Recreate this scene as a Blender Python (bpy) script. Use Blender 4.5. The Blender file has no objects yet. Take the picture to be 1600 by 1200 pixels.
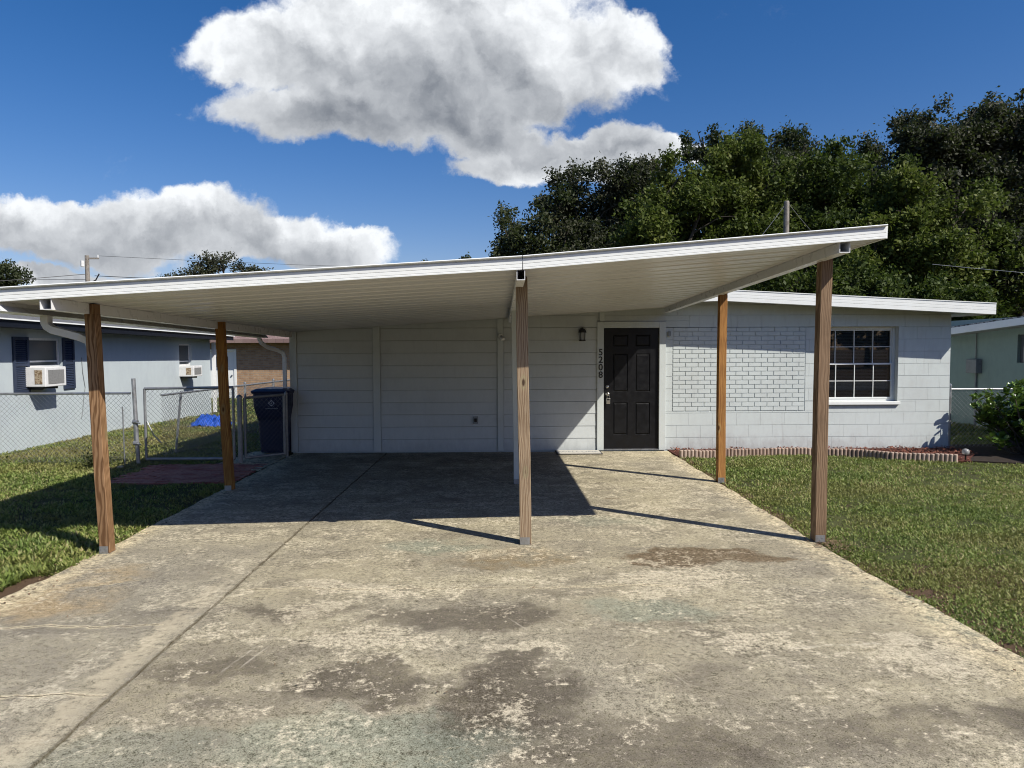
import bpy, math, random
import numpy as np
from mathutils import Vector, Matrix
random.seed(7); RNG = np.random.default_rng(11)
SC = bpy.context.scene; COL = SC.collection
R = math.radians

# ------------------------------------------------------------------ scene helpers
def tag(o, label=None, cat=None, group=None, kind=None):
    if label: o['label'] = label
    if cat: o['category'] = cat
    if group: o['group'] = group
    if kind: o['kind'] = kind
    return o

def thing(name, loc, label, cat, group=None):
    o = bpy.data.objects.new(name, None); COL.objects.link(o)
    o.location = loc; o.empty_display_size = .2
    return tag(o, label, cat, group)

def root_loc(o):
    v = Vector((0, 0, 0))
    while o is not None:
        v += Vector(o.location); o = o.parent
    return v

class MB:
    """collects faces; build() links them as ONE mesh object"""
    def __init__(s): s.v = []; s.f = []; s.m = []
    def add(s, vs, fs, mi=0):
        b = len(s.v); s.v += [tuple(p) for p in vs]; s.f += [tuple(i + b for i in f) for f in fs]; s.m += [mi] * len(fs)
        return s
    def hexa(s, p, mi=0):   # 8 corners: bottom 4 ccw, top 4 ccw
        return s.add(p, [(3, 2, 1, 0), (4, 5, 6, 7), (0, 1, 5, 4), (1, 2, 6, 5), (2, 3, 7, 6), (3, 0, 4, 7)], mi)
    def box(s, x0, x1, y0, y1, z0, z1, mi=0):
        return s.hexa([(x0, y0, z0), (x1, y0, z0), (x1, y1, z0), (x0, y1, z0), (x0, y0, z1), (x1, y0, z1), (x1, y1, z1), (x0, y1, z1)], mi)
    def raised(s, x0, x1, z0, z1, y, dy, b, mi=0, bx=None):   # tile standing proud of plane y towards -Y with chamfered rim
        return s.add([(x0, y, z0), (x1, y, z0), (x1, y, z1), (x0, y, z1), (x0 + (bx or b), y - dy, z0 + b), (x1 - (bx or b), y - dy, z0 + b), (x1 - (bx or b), y - dy, z1 - b), (x0 + (bx or b), y - dy, z1 - b)],
                     [(4, 5, 6, 7), (0, 1, 5, 4), (1, 2, 6, 5), (2, 3, 7, 6), (3, 0, 4, 7)], mi)
    def loft(s, rings, closed=True, caps=True, mi=0):
        n = len(rings[0]); vs = [p for r in rings for p in r]; fs = []
        for i in range(len(rings) - 1):
            for j in range(n if closed else n - 1):
                k = (j + 1) % n
                fs.append((i * n + j, i * n + k, (i + 1) * n + k, (i + 1) * n + j))
        if caps and closed:
            fs.append(tuple(reversed(range(n)))); fs.append(tuple(range((len(rings) - 1) * n, len(rings) * n)))
        return s.add(vs, fs, mi)
    def tube(s, pts, r, n=8, mi=0, caps=True):
        pts = [Vector(p) for p in pts]; rs = r if isinstance(r, (list, tuple)) else [r] * len(pts); rings = []
        up = None
        for i, p in enumerate(pts):
            d = (pts[min(i + 1, len(pts) - 1)] - pts[max(i - 1, 0)]).normalized()
            if up is None:
                up = d.orthogonal().normalized()
            else:
                up = (up - d * up.dot(d)).normalized()
            w = d.cross(up)
            rings.append([tuple(p + (up * math.cos(a) + w * math.sin(a)) * rs[i]) for a in [2 * math.pi * k / n for k in range(n)]])
        return s.loft(rings, True, caps, mi)
    def build(s, name, mat, parent=None, smooth=False, bevel=0, loc=None, fix=True):
        off = root_loc(parent) if parent else Vector(loc or (0, 0, 0))
        me = bpy.data.meshes.new(name)
        me.from_pydata([(x - off.x, y - off.y, z - off.z) for x, y, z in s.v], [], s.f); me.update()
        for m in (mat if isinstance(mat, (list, tuple)) else [mat]): me.materials.append(m)
        if any(s.m): me.polygons.foreach_set('material_index', s.m)
        if fix:
            import bmesh
            bm = bmesh.new(); bm.from_mesh(me); bmesh.ops.recalc_face_normals(bm, faces=bm.faces); bm.to_mesh(me); bm.free()
        if smooth: me.polygons.foreach_set('use_smooth', [True] * len(me.polygons))
        o = bpy.data.objects.new(name, me); COL.objects.link(o)
        if parent: o.parent = parent
        else: o.location = off
        if bevel:
            b = o.modifiers.new('bevel', 'BEVEL'); b.width = bevel; b.segments = 2; b.limit_method = 'ANGLE'; b.angle_limit = R(40)
        return o

def np_mesh(name, V, F, mat, parent=None, attr=None, loc=None):
    """quads / tris from numpy arrays"""
    off = np.array(root_loc(parent) if parent else (loc or (0, 0, 0)))
    me = bpy.data.meshes.new(name); k = F.shape[1]
    me.vertices.add(len(V)); me.vertices.foreach_set('co', (V - off).astype(np.float32).ravel())
    me.loops.add(F.size); me.loops.foreach_set('vertex_index', F.astype(np.int32).ravel())
    me.polygons.add(len(F)); me.polygons.foreach_set('loop_start', np.arange(0, F.size, k, dtype=np.int32))
    me.update(calc_edges=True)
    if attr is not None:
        a = me.attributes.new('rnd', 'FLOAT', 'FACE'); a.data.foreach_set('value', attr.astype(np.float32))
    me.materials.append(mat)
    o = bpy.data.objects.new(name, me); COL.objects.link(o)
    if parent: o.parent = parent
    else: o.location = tuple(off)
    return o

def copy_tree(o, parent=None):
    c = o.copy(); COL.objects.link(c)
    if parent: c.parent = parent
    for ch in [x for x in o.children]: copy_tree(ch, c)
    return c

# ------------------------------------------------------------------ node helpers
class S:
    def __init__(s, t, k): s.t = t; s.k = k
    def _m(s, op, *a, clamp=False):
        n = s.t.nodes.new('ShaderNodeMath'); n.operation = op; n.use_clamp = clamp
        for i, x in enumerate((s,) + a):
            if isinstance(x, S): s.t.links.new(x.k, n.inputs[i])
            else: n.inputs[i].default_value = x
        return S(s.t, n.outputs[0])
    def __add__(s, o): return s._m('ADD', o)
    __radd__ = __add__
    def __sub__(s, o): return s._m('SUBTRACT', o)
    def __rsub__(s, o): return (s * -1) + o
    def __mul__(s, o): return s._m('MULTIPLY', o)
    __rmul__ = __mul__
    def __truediv__(s, o): return s._m('DIVIDE', o)
    def __pow__(s, o): return s._m('POWER', o)
    def abs(s): return s._m('ABSOLUTE')
    def max(s, o): return s._m('MAXIMUM', o)
    def min(s, o): return s._m('MINIMUM', o)
    def smax(s, o, d): return s._m('SMOOTH_MAX', o, d)
    def step(s, a, b, interp='SMOOTHSTEP', lo=0., hi=1.):
        n = s.t.nodes.new('ShaderNodeMapRange'); n.interpolation_type = interp
        s.t.links.new(s.k, n.inputs[0])
        for i, x in zip((1, 2, 3, 4), (a, b, lo, hi)): n.inputs[i].default_value = x
        return S(s.t, n.outputs[0])
class NT:
    def __init__(s, t): s.t = t
    def new(s, typ, **kw):
        n = s.t.nodes.new(typ)
        for k, v in kw.items(): setattr(n, k, v)
        return n
    def link(s, a, b): s.t.links.new(a.k if isinstance(a, S) else a, b)
    def coord(s, out='Object'): return S(s.t, s.new('ShaderNodeTexCoord').outputs[out])
    def pos(s): return S(s.t, s.new('ShaderNodeNewGeometry').outputs['Position'])
    def xyz(s, v):
        n = s.new('ShaderNodeSeparateXYZ'); s.link(v, n.inputs[0]); return [S(s.t, n.outputs[i]) for i in range(3)]
    def vec(s, x, y, z):
        n = s.new('ShaderNodeCombineXYZ')
        for i, a in enumerate((x, y, z)):
            if isinstance(a, S): s.link(a, n.inputs[i])
            else: n.inputs[i].default_value = a
        return S(s.t, n.outputs[0])
    def vm(s, op, a, b):
        n = s.new('ShaderNodeVectorMath', operation=op); s.link(a, n.inputs[0])
        if isinstance(b, S): s.link(b, n.inputs['Scale' if op == 'SCALE' else 1])
        elif isinstance(b, (tuple, list)): n.inputs[1].default_value = b
        else: n.inputs['Scale'].default_value = b
        return S(s.t, n.outputs[0])
    def noise(s, v, scale=1., detail=3., rough=.5, dist=0., color=False):
        n = s.new('ShaderNodeTexNoise'); s.link(v, n.inputs['Vector'])
        n.inputs['Scale'].default_value = scale; n.inputs['Detail'].default_value = detail
        n.inputs['Roughness'].default_value = rough; n.inputs['Distortion'].default_value = dist
        return S(s.t, n.outputs['Color' if color else 'Fac'])
    def vor(s, v, scale=1., feature='F1', rand=1.):
        n = s.new('ShaderNodeTexVoronoi', feature=feature); s.link(v, n.inputs['Vector']); n.inputs['Scale'].default_value = scale
        n.inputs['Randomness'].default_value = rand
        return S(s.t, n.outputs['Distance'])
    def mix(s, f, a, b, mode='MIX'):
        n = s.new('ShaderNodeMix', data_type='RGBA', blend_type=mode)
        for i, x in ((0, f), (6, a), (7, b)):
            if isinstance(x, S): s.link(x, n.inputs[i])
            elif i == 0: n.inputs[0].default_value = x
            else: n.inputs[i].default_value = (*x[:3], 1)
        return S(s.t, n.outputs[2])
    def ramp(s, f, stops):
        n = s.new('ShaderNodeValToRGB'); s.link(f, n.inputs[0]); e = n.color_ramp.elements
        while len(e) < len(stops): e.new(.5)
        for q, (p, c) in zip(e, stops): q.position = p; q.color = (*c, 1)
        return S(s.t, n.outputs[0])
    def bump(s, h, strength=.3, dist=.01):
        n = s.new('ShaderNodeBump'); s.link(h, n.inputs['Height']); n.inputs['Strength'].default_value = strength; n.inputs['Distance'].default_value = dist
        return S(s.t, n.outputs[0])

def material(name, fn=None, color=(.5, .5, .5), rough=.6, metal=0., spec=.5):
    m = bpy.data.materials.new(name); m.use_nodes = True; t = m.node_tree
    b = t.nodes['Principled BSDF']; b.inputs['Base Color'].default_value = (*color, 1)
    b.inputs['Roughness'].default_value = rough; b.inputs['Metallic'].default_value = metal; b.inputs['Specular IOR Level'].default_value = spec
    if fn: fn(NT(t), b)
    return m
def lk(n, b, color=None, rough=None, normal=None):
    if color is not None: n.link(color, b.inputs['Base Color'])
    if rough is not None: n.link(rough, b.inputs['Roughness'])
    if normal is not None: n.link(normal, b.inputs['Normal'])

def paint(name, color, rough=.55, dirt=.12, scale=3., bump=.15, bscale=90., metal=0., dirtcol=None, spec=.4, splash=0):
    dc = dirtcol or tuple(c * .6 for c in color)
    def fn(n, b):
        p = n.pos()
        d = n.noise(p, scale, 6, .62).step(.42, .78) * dirt * 2.2
        fine = n.noise(n.vm('MULTIPLY', p, (1, 1, .35)), scale * 9, 4, .6).step(.35, .75) * dirt
        if splash:
            px, py, pz = n.xyz(p); nz = n.noise(n.vm('MULTIPLY', p, (1, 1, .5)), 7, 6, .7)
            d = d + ((nz - .5) * .9 - pz + .30).step(.0, .45) * splash
            d = d + n.noise(n.vm('MULTIPLY', p, (6, 6, .5)), 2.5, 5, .6).step(.60, .74) * splash * .4
        c = n.mix((d + fine).min(1.), color, dc)
        lk(n, b, c, n.noise(p, 12, 3).step(.3, .7, lo=rough - .08, hi=rough + .12), n.bump(n.noise(p, bscale, 4, .6), bump, .004))
    return material(name, fn, color, rough, metal, spec)

# ---- paints and simple stuff
M = {}
M['siding'] = paint('siding_paint', (.60, .63, .615), .55, .10, 2.0, .10, 60, splash=.45)
M['block'] = paint('block_paint', (.60, .645, .62), .65, .14, 1.6, .35, 130, dirtcol=(.42, .42, .40), splash=.8)
M['trim'] = paint('trim_paint', (.61, .645, .615), .5, .08, 3, .06, 60)
M['white'] = paint('white_aluminium', (.80, .80, .79), .33, .10, 2.5, .04, 30, dirtcol=(.58, .56, .50), spec=.5)
def panelm(n, b):
    p = n.pos(); q = n.noise(n.vm('MULTIPLY', p, (.22, 3.4, 1)), 2.2, 5, .6); d = n.noise(p, .8, 4)
    c = n.mix(q.step(.42, .72) * .35, (.69, .68, .665), (.54, .52, .49)); c = n.mix(d.step(.5, .75) * .22, c, (.50, .475, .43))
    lk(n, b, c, q.step(.3, .7, lo=.26, hi=.42))
M['panel'] = material('roof_pan_aluminium', panelm, rough=.33, spec=.4)
M['fascia'] = paint('white_fascia', (.82, .835, .80), .4, .08, 2.0, .05, 40, dirtcol=(.6, .58, .53))
M['door'] = paint('black_door_paint', (.0065, .0065, .0075), .38, .15, 4, .05, 50, dirtcol=(.011, .011, .011), spec=.3)
M['dark'] = material('dark_inside', color=(.01, .01, .01), rough=.9)
M['black'] = paint('black_metal', (.012, .012, .012), .4, .1, 20, .05)
M['nickel'] = material('satin_nickel', color=(.62, .60, .56), rough=.28, metal=1.)
M['galv'] = paint('galvanised_steel', (.42, .43, .44), .42, .3, 14, .1, 120, metal=.75, dirtcol=(.24, .23, .22))
M['galvgate'] = paint('weathered_gate_steel', (.30, .31, .32), .5, .3, 14, .1, 120, metal=.6, dirtcol=(.16, .15, .14))
M['navy'] = paint('navy_paint', (.030, .042, .075), .5, .2, 6, .05)
M['navytrim'] = paint('navy_fascia', (.006, .008, .014), .5, .1, 6, .05)
M['bluewall'] = paint('blue_stucco', (.47, .525, .535), .8, .26, .9, .5, 60, dirtcol=(.38, .42, .45))
M['greenwall'] = paint('green_stucco', (.27, .365, .335), .8, .15, 1.2, .4, 60)
M['acwhite'] = paint('ac_casing', (.74, .74, .72), .45, .2, 8, .03)
M['acgrille'] = paint('ac_grille', (.23, .23, .22), .6, .3, 30, .3, 200)
M['accoil'] = paint('ac_coil', (.50, .42, .30), .6, .9, 22, .3, 200, dirtcol=(.16, .10, .05))
M['glass_dark'] = material('window_glass_dark', color=(.10, .11, .12), rough=.08, spec=.6)
M['utility'] = paint('meter_grey', (.26, .28, .28), .5, .2, 9, .05)
M['binblue'] = paint('navy_plastic', (.007, .012, .048), .42, .2, 7, .12, 150, dirtcol=(.018, .022, .055))
M['binmark'] = material('pale_print', color=(.6, .62, .65), rough=.5)
M['tarp'] = paint('blue_tarp', (.012, .085, .48), .6, .15, 8, .2, 40)
M['digit'] = material('black_digit', color=(.01, .01, .01), rough=.4)
M['rubber'] = material('black_rubber', color=(.015, .015, .015), rough=.8)
M['wire'] = material('cable_black', color=(.02, .02, .022), rough=.6)
M['lampglass'] = material('seeded_lamp_glass', color=(.5, .5, .48), rough=.15)
M['lampglass'].node_tree.nodes['Principled BSDF'].inputs['Alpha'].default_value = .55
M['blind'] = material('blind_slat', color=(.62, .60, .54), rough=.6)

def glass(n, b):
    t = n.new('ShaderNodeBsdfTransparent'); t.inputs[0].default_value = (.62, .64, .64, 1)
    g = n.new('ShaderNodeBsdfGlossy'); g.inputs['Roughness'].default_value = .015; g.inputs[0].default_value = (1, 1, 1, 1)
    f = n.new('ShaderNodeFresnel'); f.inputs[0].default_value = 1.5
    m = n.new('ShaderNodeMixShader'); n.link(S(n.t, f.outputs[0]), m.inputs[0]); n.link(t.outputs[0], m.inputs[1]); n.link(g.outputs[0], m.inputs[2])
    out = [x for x in n.t.nodes if x.type == 'OUTPUT_MATERIAL'][0]; n.link(m.outputs[0], out.inputs[0])
M['glass'] = material('window_glass', glass)

def concrete(n, b):
    p = n.pos(); x, y, z = n.xyz(p)
    warp = n.vm('SCALE', n.vm('SUBTRACT', n.noise(p, 2.2, 6, .65, color=True), (.5, .5, .5)), .9)
    wp = n.vm('ADD', p, warp); wx, wy, wz = n.xyz(wp)
    def spot(cx, cy, a, bb, lo=.35, hi=1.):     # soft ragged stain, 1 inside
        d = (((wx - cx) * (1 / a)) ** 2 + ((wy - cy) * (1 / bb)) ** 2)
        return d.step(hi, lo)
    mid = n.noise(n.vm('MULTIPLY', wp, (1., 1.4, 1)), 1.3, 10, .70); fine = n.noise(p, 30, 6, .75); grit = n.noise(p, 150, 3, .65)
    brk = n.noise(p, 7.5, 9, .74)                       # breaks every patch edge up into flakes
    spk = (fine * .6 + grit * .4)
    c = n.ramp(mid, [(.34, (.200, .184, .150)), (.48, (.285, .264, .205)), (.60, (.345, .318, .240)), (.72, (.385, .352, .262))])
    c = n.mix(n.noise(p, .42, 4, .6).step(.40, .62) * .38, c, (.225, .215, .19))
    # dark algae: broad in front, granular
    dn = n.noise(n.vm('ADD', wp, (7.3, 2.1, 0)), .95, 10, .70)
    blk = (spot(.05, 3.45, .42, .60)).max(spot(-.75, 3.55, .45, .28) * .9).max(spot(.5, 2.95, 1.0, .30) * .7).max(spot(-.25, 4.42, .75, .24) * .75).max(spot(1.5, 3.0, .8, .22) * .55).max(spot(-2.75, 4.55, .7, .5) * .55).max(spot(-1.3, 4.55, .45, .14) * .7).max(spot(-1.55, 3.75, .35, .16) * .5).max(spot(2.5, 3.1, .4, .25) * .6).max(spot(.05, 5.62, .55, .22) * .55).max(spot(-2.55, 5.35, .55, .16) * .5)
    blk = (blk + y.step(5.4, 3.4) * .16 + (dn - .5) * 2.3 + (brk - .5) * 2.6 + (spk - .5) * 4.2).step(-.02, 1.20)
    c = n.mix(blk * .86, c, (.100, .091, .080))
    # damp brown stain near the right front post
    br = (spot(1.62, 5.70, .80, .25)).max(spot(1.30, 5.50, .35, .16)).max(spot(2.25, 5.62, .30, .13) * .8)
    c = n.mix((br + (brk - .5) * 2.8 + (fine - .5) * 1.6).step(.15, .85) * br.step(.0, .3) * .85, c, (.125, .098, .072))
    bo = spot(.12, 5.68, .55, .30, .1, 1.3)
    c = n.mix(bo * brk.step(.35, .6) * .5, c, (.19, .14, .075))
    # rusty tan wash at the left edge, green casts
    tan = spot(-3.05, 4.95, .50, .70, .1, 1.2)
    c = n.mix(tan * mid.step(.35, .6) * .62, c, (.38, .27, .13))
    gr = spot(-.55, 2.95, .75, .3, .2, 1.2).max(spot(-.6, 6.0, .55, .22, .2, 1.2)).max(spot(2.85, 4.7, .22, .9, .2, 1.2)).max(spot(.95, 4.5, .45, .2, .2, 1.2)).max(spot(-1.6, 2.9, .6, .25, .2, 1.2) * .6).max(spot(1.0, 6.9, .5, .3, .2, 1.2) * .6)
    c = n.mix(gr * .50, c, (.205, .235, .195))
    # cream lichen / scoured patches
    lic = n.noise(n.vm('MULTIPLY', wp, (1., 1.6, 1)), 1.7, 12, .74)
    ls = spot(-.75, 4.05, .55, .2).max(spot(.05, 3.95, .35, .14)).max(spot(-.62, 3.75, .16, .07)).max(spot(.25, 3.9, .22, .12)).max(spot(.02, 3.15, .18, .22)).max(spot(-1.15, 5.05, .5, .2)).max(spot(-1.3, 4.6, .30, .2)).max(spot(1.45, 4.0, .35, .15)).max(spot(2.3, 3.75, .5, .3)).max(spot(1.2, 5.05, .6, .22)).max(spot(.95, 4.75, .25, .1)).max(spot(-2.3, 3.6, .15, .5)).max(spot(1.1, 5.55, .22, .09)).max(spot(.15, 5.15, .3, .05))
    far = y.step(5.6, 7.4)
    lm = (lic * 1.0 + ls * .17 + far * .045 - blk * .035 + (brk - .5) * .75 + (fine - .5) * .40).step(.53, .67)
    c = n.mix(lm * .62, c, (.450, .412, .325))
    c = n.mix((brk * .7 + lic * .3).step(.57, .68) * .34, c, (.48, .44, .345))
    # trowel streaks running across
    st = n.noise(n.vm('MULTIPLY', wp, (.7, 7, 1)), 2.4, 7, .72)
    c = n.mix(st.step(.56, .70) * .35, c, (.44, .40, .30)); c = n.mix(st.step(.45, .33) * .42, c, (.135, .123, .10))
    # the strip left of the joint is greyer, the apron near the house darker and mottled left of the door
    c = n.mix(x.step(-1.87, -1.93) * y.step(7, 5) * .30, c, (.235, .228, .205))
    c = n.mix(y.step(8.0, 10.8) * x.step(1.6, .4) * .62 * n.noise(p, 1.4, 6).step(.30, .6), c, (.115, .105, .09))
    edge = x.step(2.40, 2.72).max(x.step(-3.12, -3.33))
    c = n.mix(edge * brk.step(.35, .55) * .7, c, (.47, .415, .29))
    # hairline cracks with pale rims
    cn = n.noise(n.vec(x, 0., 0.), 1.7, 7, .65)
    def crack(y0, amp, x0, x1):
        return (y - (cn - .5) * amp - y0).abs() + (x.step(x1, x1 + .06) + x.step(x0, x0 - .06)) * .2
    cr = crack(4.98, .36, -1.8, 1.3).min(crack(4.33, .30, -3.3, -2.1)).min(crack(3.45, .26, -3.3, -1.95)).min(crack(7.75, .2, -1.7, .4))
    c = n.mix((cr + (brk - .5) * .09).step(.030, .0) * .75, c, (.52, .47, .35))
    c = n.mix(cr.step(.0055, .002) * n.noise(p, 3, 3).step(.3, .45) * .8, c, (.06, .05, .045))
    # grain: the surface is sandy at the scale of a fingertip
    q = n.noise(n.vm('MULTIPLY', wp, (1., 2.4, 1)), 3.6, 10, .78)
    c = n.mix(q.step(.54, .68) * .30, c, (.46, .42, .33)); c = n.mix(q.step(.48, .36) * .36, c, (.155, .142, .122))
    c = n.vm('SCALE', c, (1.04 + (brk - .5) * 1.1 + (fine - .5) * 2.3 + (grit - .5) * 2.6).max(.3))
    c = n.mix(grit.step(.42, .33) * .55, c, (.07, .064, .054)); c = n.mix(fine.step(.60, .70) * .4, c, (.56, .52, .40))
    pits = n.vor(p, 9.).step(.055, .02) * n.noise(p, 2.0, 2).step(.5, .62)
    c = n.mix(pits * .8, c, (.03, .028, .025))
    def streak(cx, cy, ang, ln, wd):
        ca, sa = math.cos(ang), math.sin(ang); dx = x - cx; dy = y - cy; a_ = dx * ca + dy * sa; b_ = dy * ca - dx * sa
        return (b_ + a_ * a_ * .08).abs().step(wd, wd * .25) * a_.abs().step(ln, ln * .7)
    sc = streak(-.55, 3.9, 1.1, .16, .006).max(streak(-.50, 3.92, 1.1, .13, .005)).max(streak(.35, 4.35, 2.2, .12, .010)).max(streak(.40, 4.38, 2.2, .12, .008)).max(streak(.10, 4.3, 2.1, .14, .010)).max(streak(1.95, 3.95, .1, .35, .02)).max(streak(1.2, 5.28, .12, .6, .012)).max(streak(.9, 3.6, 1.9, .2, .004)).max(streak(-2.3, 5.4, .5, .10, .006)).max(streak(-1.45, 3.85, 1.35, .2, .012)).max(streak(-1.38, 3.85, 1.35, .2, .010))
    c = n.mix(sc * brk.step(.42, .56) * .38, c, (.50, .47, .40))
    rs = streak(1.95, 7.35, .03, .16, .018).max(streak(1.65, 7.40, .0, .07, .010)).max(streak(1.25, 7.95, .0, .10, .018))
    c = n.mix(rs * .75, c, (.10, .06, .035))
    jx = x + 1.87 + (11.7 - y) * .006
    c = n.mix((jx + .11 + (brk - .5) * .5).abs().step(.13, .03) * y.step(6.2, 4.0) * .55 * brk.step(.36, .56), c, (.45, .405, .31))
    c = n.mix((jx.abs() + (brk - .5) * .05).step(.020, .005) * .5, c, (.075, .065, .052))
    bc = n.new('ShaderNodeBrightContrast'); n.link(c, bc.inputs[0]); bc.inputs[1].default_value = .004; bc.inputs[2].default_value = .11
    c = n.mix(1., S(n.t, bc.outputs[0]), (1.23, 1.185, 1.09), 'MULTIPLY')
    h = mid * .3 + fine * .5 + grit * .35 - cr.step(.008, .002) * .8 - pits
    lk(n, b, c, fine.step(.3, .7, lo=.78, hi=.95), n.bump(h, .6, .008))
M['concrete'] = material('driveway_concrete', concrete, rough=.85, spec=.3)

def soil(n, b):
    p = n.pos(); x, y, z = n.xyz(p)
    a = n.noise(p, 1.1, 8, .65); f = n.noise(p, 26, 7, .75)
    c = n.ramp(a, [(.34, (.075, .06, .035)), (.5, (.075, .085, .03)), (.68, (.13, .12, .055))])
    c = n.mix(f.step(.40, .7) * .55, c, (.055, .085, .02)); c = n.mix(f.step(.45, .3) * .6, c, (.025, .02, .012))
    dry = n.noise(p, .8, 5).step(.45, .6) * x.step(-4.4, -5.2) * y.step(9.5, 11.5)
    c = n.mix(dry * .45, c, (.27, .20, .11))
    ed = x.step(-3.95, -3.75) * y.step(5.7, 5.3)
    c = n.mix(ed.max(x.step(2.6, 2.7) * x.step(2.98, 2.86)), c, (.12, .078, .048))
    lk(n, b, c, None, n.bump(f, .8, .03))
M['soil'] = material('yard_soil', soil, rough=.95, spec=.15)

def grass_fn(n, b):
    p = n.pos(); x, y, z = n.xyz(p)
    a = n.new('ShaderNodeAttribute', attribute_name='rnd'); r = S(n.t, a.outputs['Fac'])
    g = n.ramp(r, [(0., (.088, .120, .026)), (.28, (.170, .235, .048)), (.58, (.26, .325, .078)), (.80, (.36, .36, .13)), (.90, (.46, .38, .19))])
    big = n.noise(p, .9, 4)
    g = n.mix(big.step(.46, .66) * .55, g, (.25, .22, .075))
    g = n.mix(big.step(.48, .32) * .35, g, (.075, .15, .03))
    dry = n.noise(p, .8, 5).step(.42, .6) * x.step(-4.4, -5.4) * y.step(9.0, 11.0)
    g = n.mix(dry * .40, g, (.33, .25, .12))
    lk(n, b, g); b.inputs['Roughness'].default_value = .55
    tr = n.new('ShaderNodeBsdfTranslucent'); n.link(g, tr.inputs[0])
    m = n.new('ShaderNodeMixShader'); m.inputs[0].default_value = .3
    out = [q for q in n.t.nodes if q.type == 'OUTPUT_MATERIAL'][0]
    n.link(b.outputs[0], m.inputs[1]); n.link(tr.outputs[0], m.inputs[2]); n.link(m.outputs[0], out.inputs[0])
M['grass'] = material('grass_blades', grass_fn, spec=.35)

def leaf_mat(name, cols, gloss=.45, trans=.22, spec=.4, patch=.6):
    def fn(n, b):
        p = n.pos(); a = n.new('ShaderNodeAttribute', attribute_name='rnd'); r = S(n.t, a.outputs['Fac'])
        f = (r * .62 + n.noise(p, patch, 3).step(.3, .7) * .38)
        c = n.ramp(f, [(i / (len(cols) - 1), q) for i, q in enumerate(cols)])
        lk(n, b, c); b.inputs['Roughness'].default_value = gloss
        tr = n.new('ShaderNodeBsdfTranslucent'); n.link(n.mix(.5, c, (.10, .16, .02)), tr.inputs[0])
        m = n.new('ShaderNodeMixShader'); m.inputs[0].default_value = trans
        out = [q for q in n.t.nodes if q.type == 'OUTPUT_MATERIAL'][0]
        n.link(b.outputs[0], m.inputs[1]); n.link(tr.outputs[0], m.inputs[2]); n.link(m.outputs[0], out.inputs[0])
    return material(name, fn, spec=spec)
M['oak'] = leaf_mat('oak_leaves', [(.020, .028, .012), (.034, .046, .018), (.056, .064, .026), (.095, .095, .045)], gloss=.58, spec=.25)
M['oakgrey'] = leaf_mat('grey_oak_leaves', [(.022, .027, .015), (.036, .042, .022), (.062, .065, .036), (.115, .108, .068)], gloss=.58, spec=.25)
M['bright'] = leaf_mat('bright_green_leaves', [(.034, .052, .011), (.066, .092, .017), (.112, .138, .026), (.20, .21, .05)], trans=.32, gloss=.6, spec=.22)
M['mid'] = leaf_mat('mid_green_leaves', [(.026, .042, .010), (.046, .070, .015), (.078, .105, .022), (.13, .15, .035)], trans=.28, gloss=.6, spec=.22)
M['clusia'] = leaf_mat('shrub_leaves', [(.045, .090, .022), (.080, .145, .030), (.13, .215, .045), (.23, .30, .08)], gloss=.22, trans=.18, spec=.6, patch=3)
M['bark'] = paint('bark', (.10, .085, .065), .9, .5, 5, .8, 25, dirtcol=(.03, .026, .02))
M['pole'] = paint('pole_wood', (.30, .27, .23), .85, .5, 6, .5, 30, dirtcol=(.14, .12, .10))

def wood(name, base, dark, light, seed):
    def fn(n, b):
        p = n.coord('Object'); oi = n.new('ShaderNodeObjectInfo')
        p = n.vm('ADD', p, (seed * 3.7, seed * 1.3, seed * 5.1)); x, y, z = n.xyz(p)
        w = n.noise(n.vm('MULTIPLY', p, (3.5, 3.5, .9)), 1.6, 3, .5, color=True)
        q = n.vm('ADD', n.vm('MULTIPLY', p, (1, 1, .075)), n.vm('SCALE', n.vm('SUBTRACT', w, (.5, .5, .5)), .10))
        wv = n.new('ShaderNodeTexWave', wave_type='RINGS', rings_direction='Z'); n.link(q, wv.inputs['Vector'])
        wv.inputs['Scale'].default_value = 22; wv.inputs['Distortion'].default_value = 2.5; wv.inputs['Detail'].default_value = 3; wv.inputs['Detail Scale'].default_value = 1.2
        g = S(n.t, wv.outputs['Fac'])
        fib = n.noise(n.vm('MULTIPLY', p, (60, 60, 2.2)), 2.2, 5, .7)
        c = n.mix(g.step(.25, .9), base, dark); c = n.mix(fib.step(.5, .75) * .5, c, light); c = n.mix(fib.step(.46, .3) * .5, c, dark)
        k = n.vor(n.vm('MULTIPLY', p, (4.5, 4.5, 1.9)), 1.)
        c = n.mix(k.step(.085, .035), c, tuple(v * .35 for v in dark)); c = n.mix(k.step(.16, .09) * k.step(.05, .10) * .35, c, (.30, .30, .16))
        c = n.mix(n.noise(p, 2.1, 4).step(.48, .66) * .35, c, tuple(v * .6 for v in dark))
        lk(n, b, c, None, n.bump(fib * .6 + g * .4, .35, .004))
    return material(name, fn, rough=.72, spec=.25)
M['wood_a'] = wood('post_wood_tan', (.33, .195, .10), (.14, .07, .03), (.44, .30, .16), 1)
M['wood_b'] = wood('post_wood_grey', (.27, .18, .108), (.15, .092, .052), (.35, .25, .16), 2)
M['wood_c'] = wood('post_wood_orange', (.42, .215, .065), (.25, .105, .03), (.50, .29, .11), 3)
M['wood_d'] = wood('post_wood_pale', (.38, .285, .185), (.20, .13, .075), (.50, .40, .28), 4)
M['wood_e'] = wood('post_wood_amber', (.40, .20, .05), (.22, .09, .02), (.46, .26, .09), 5)

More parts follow.
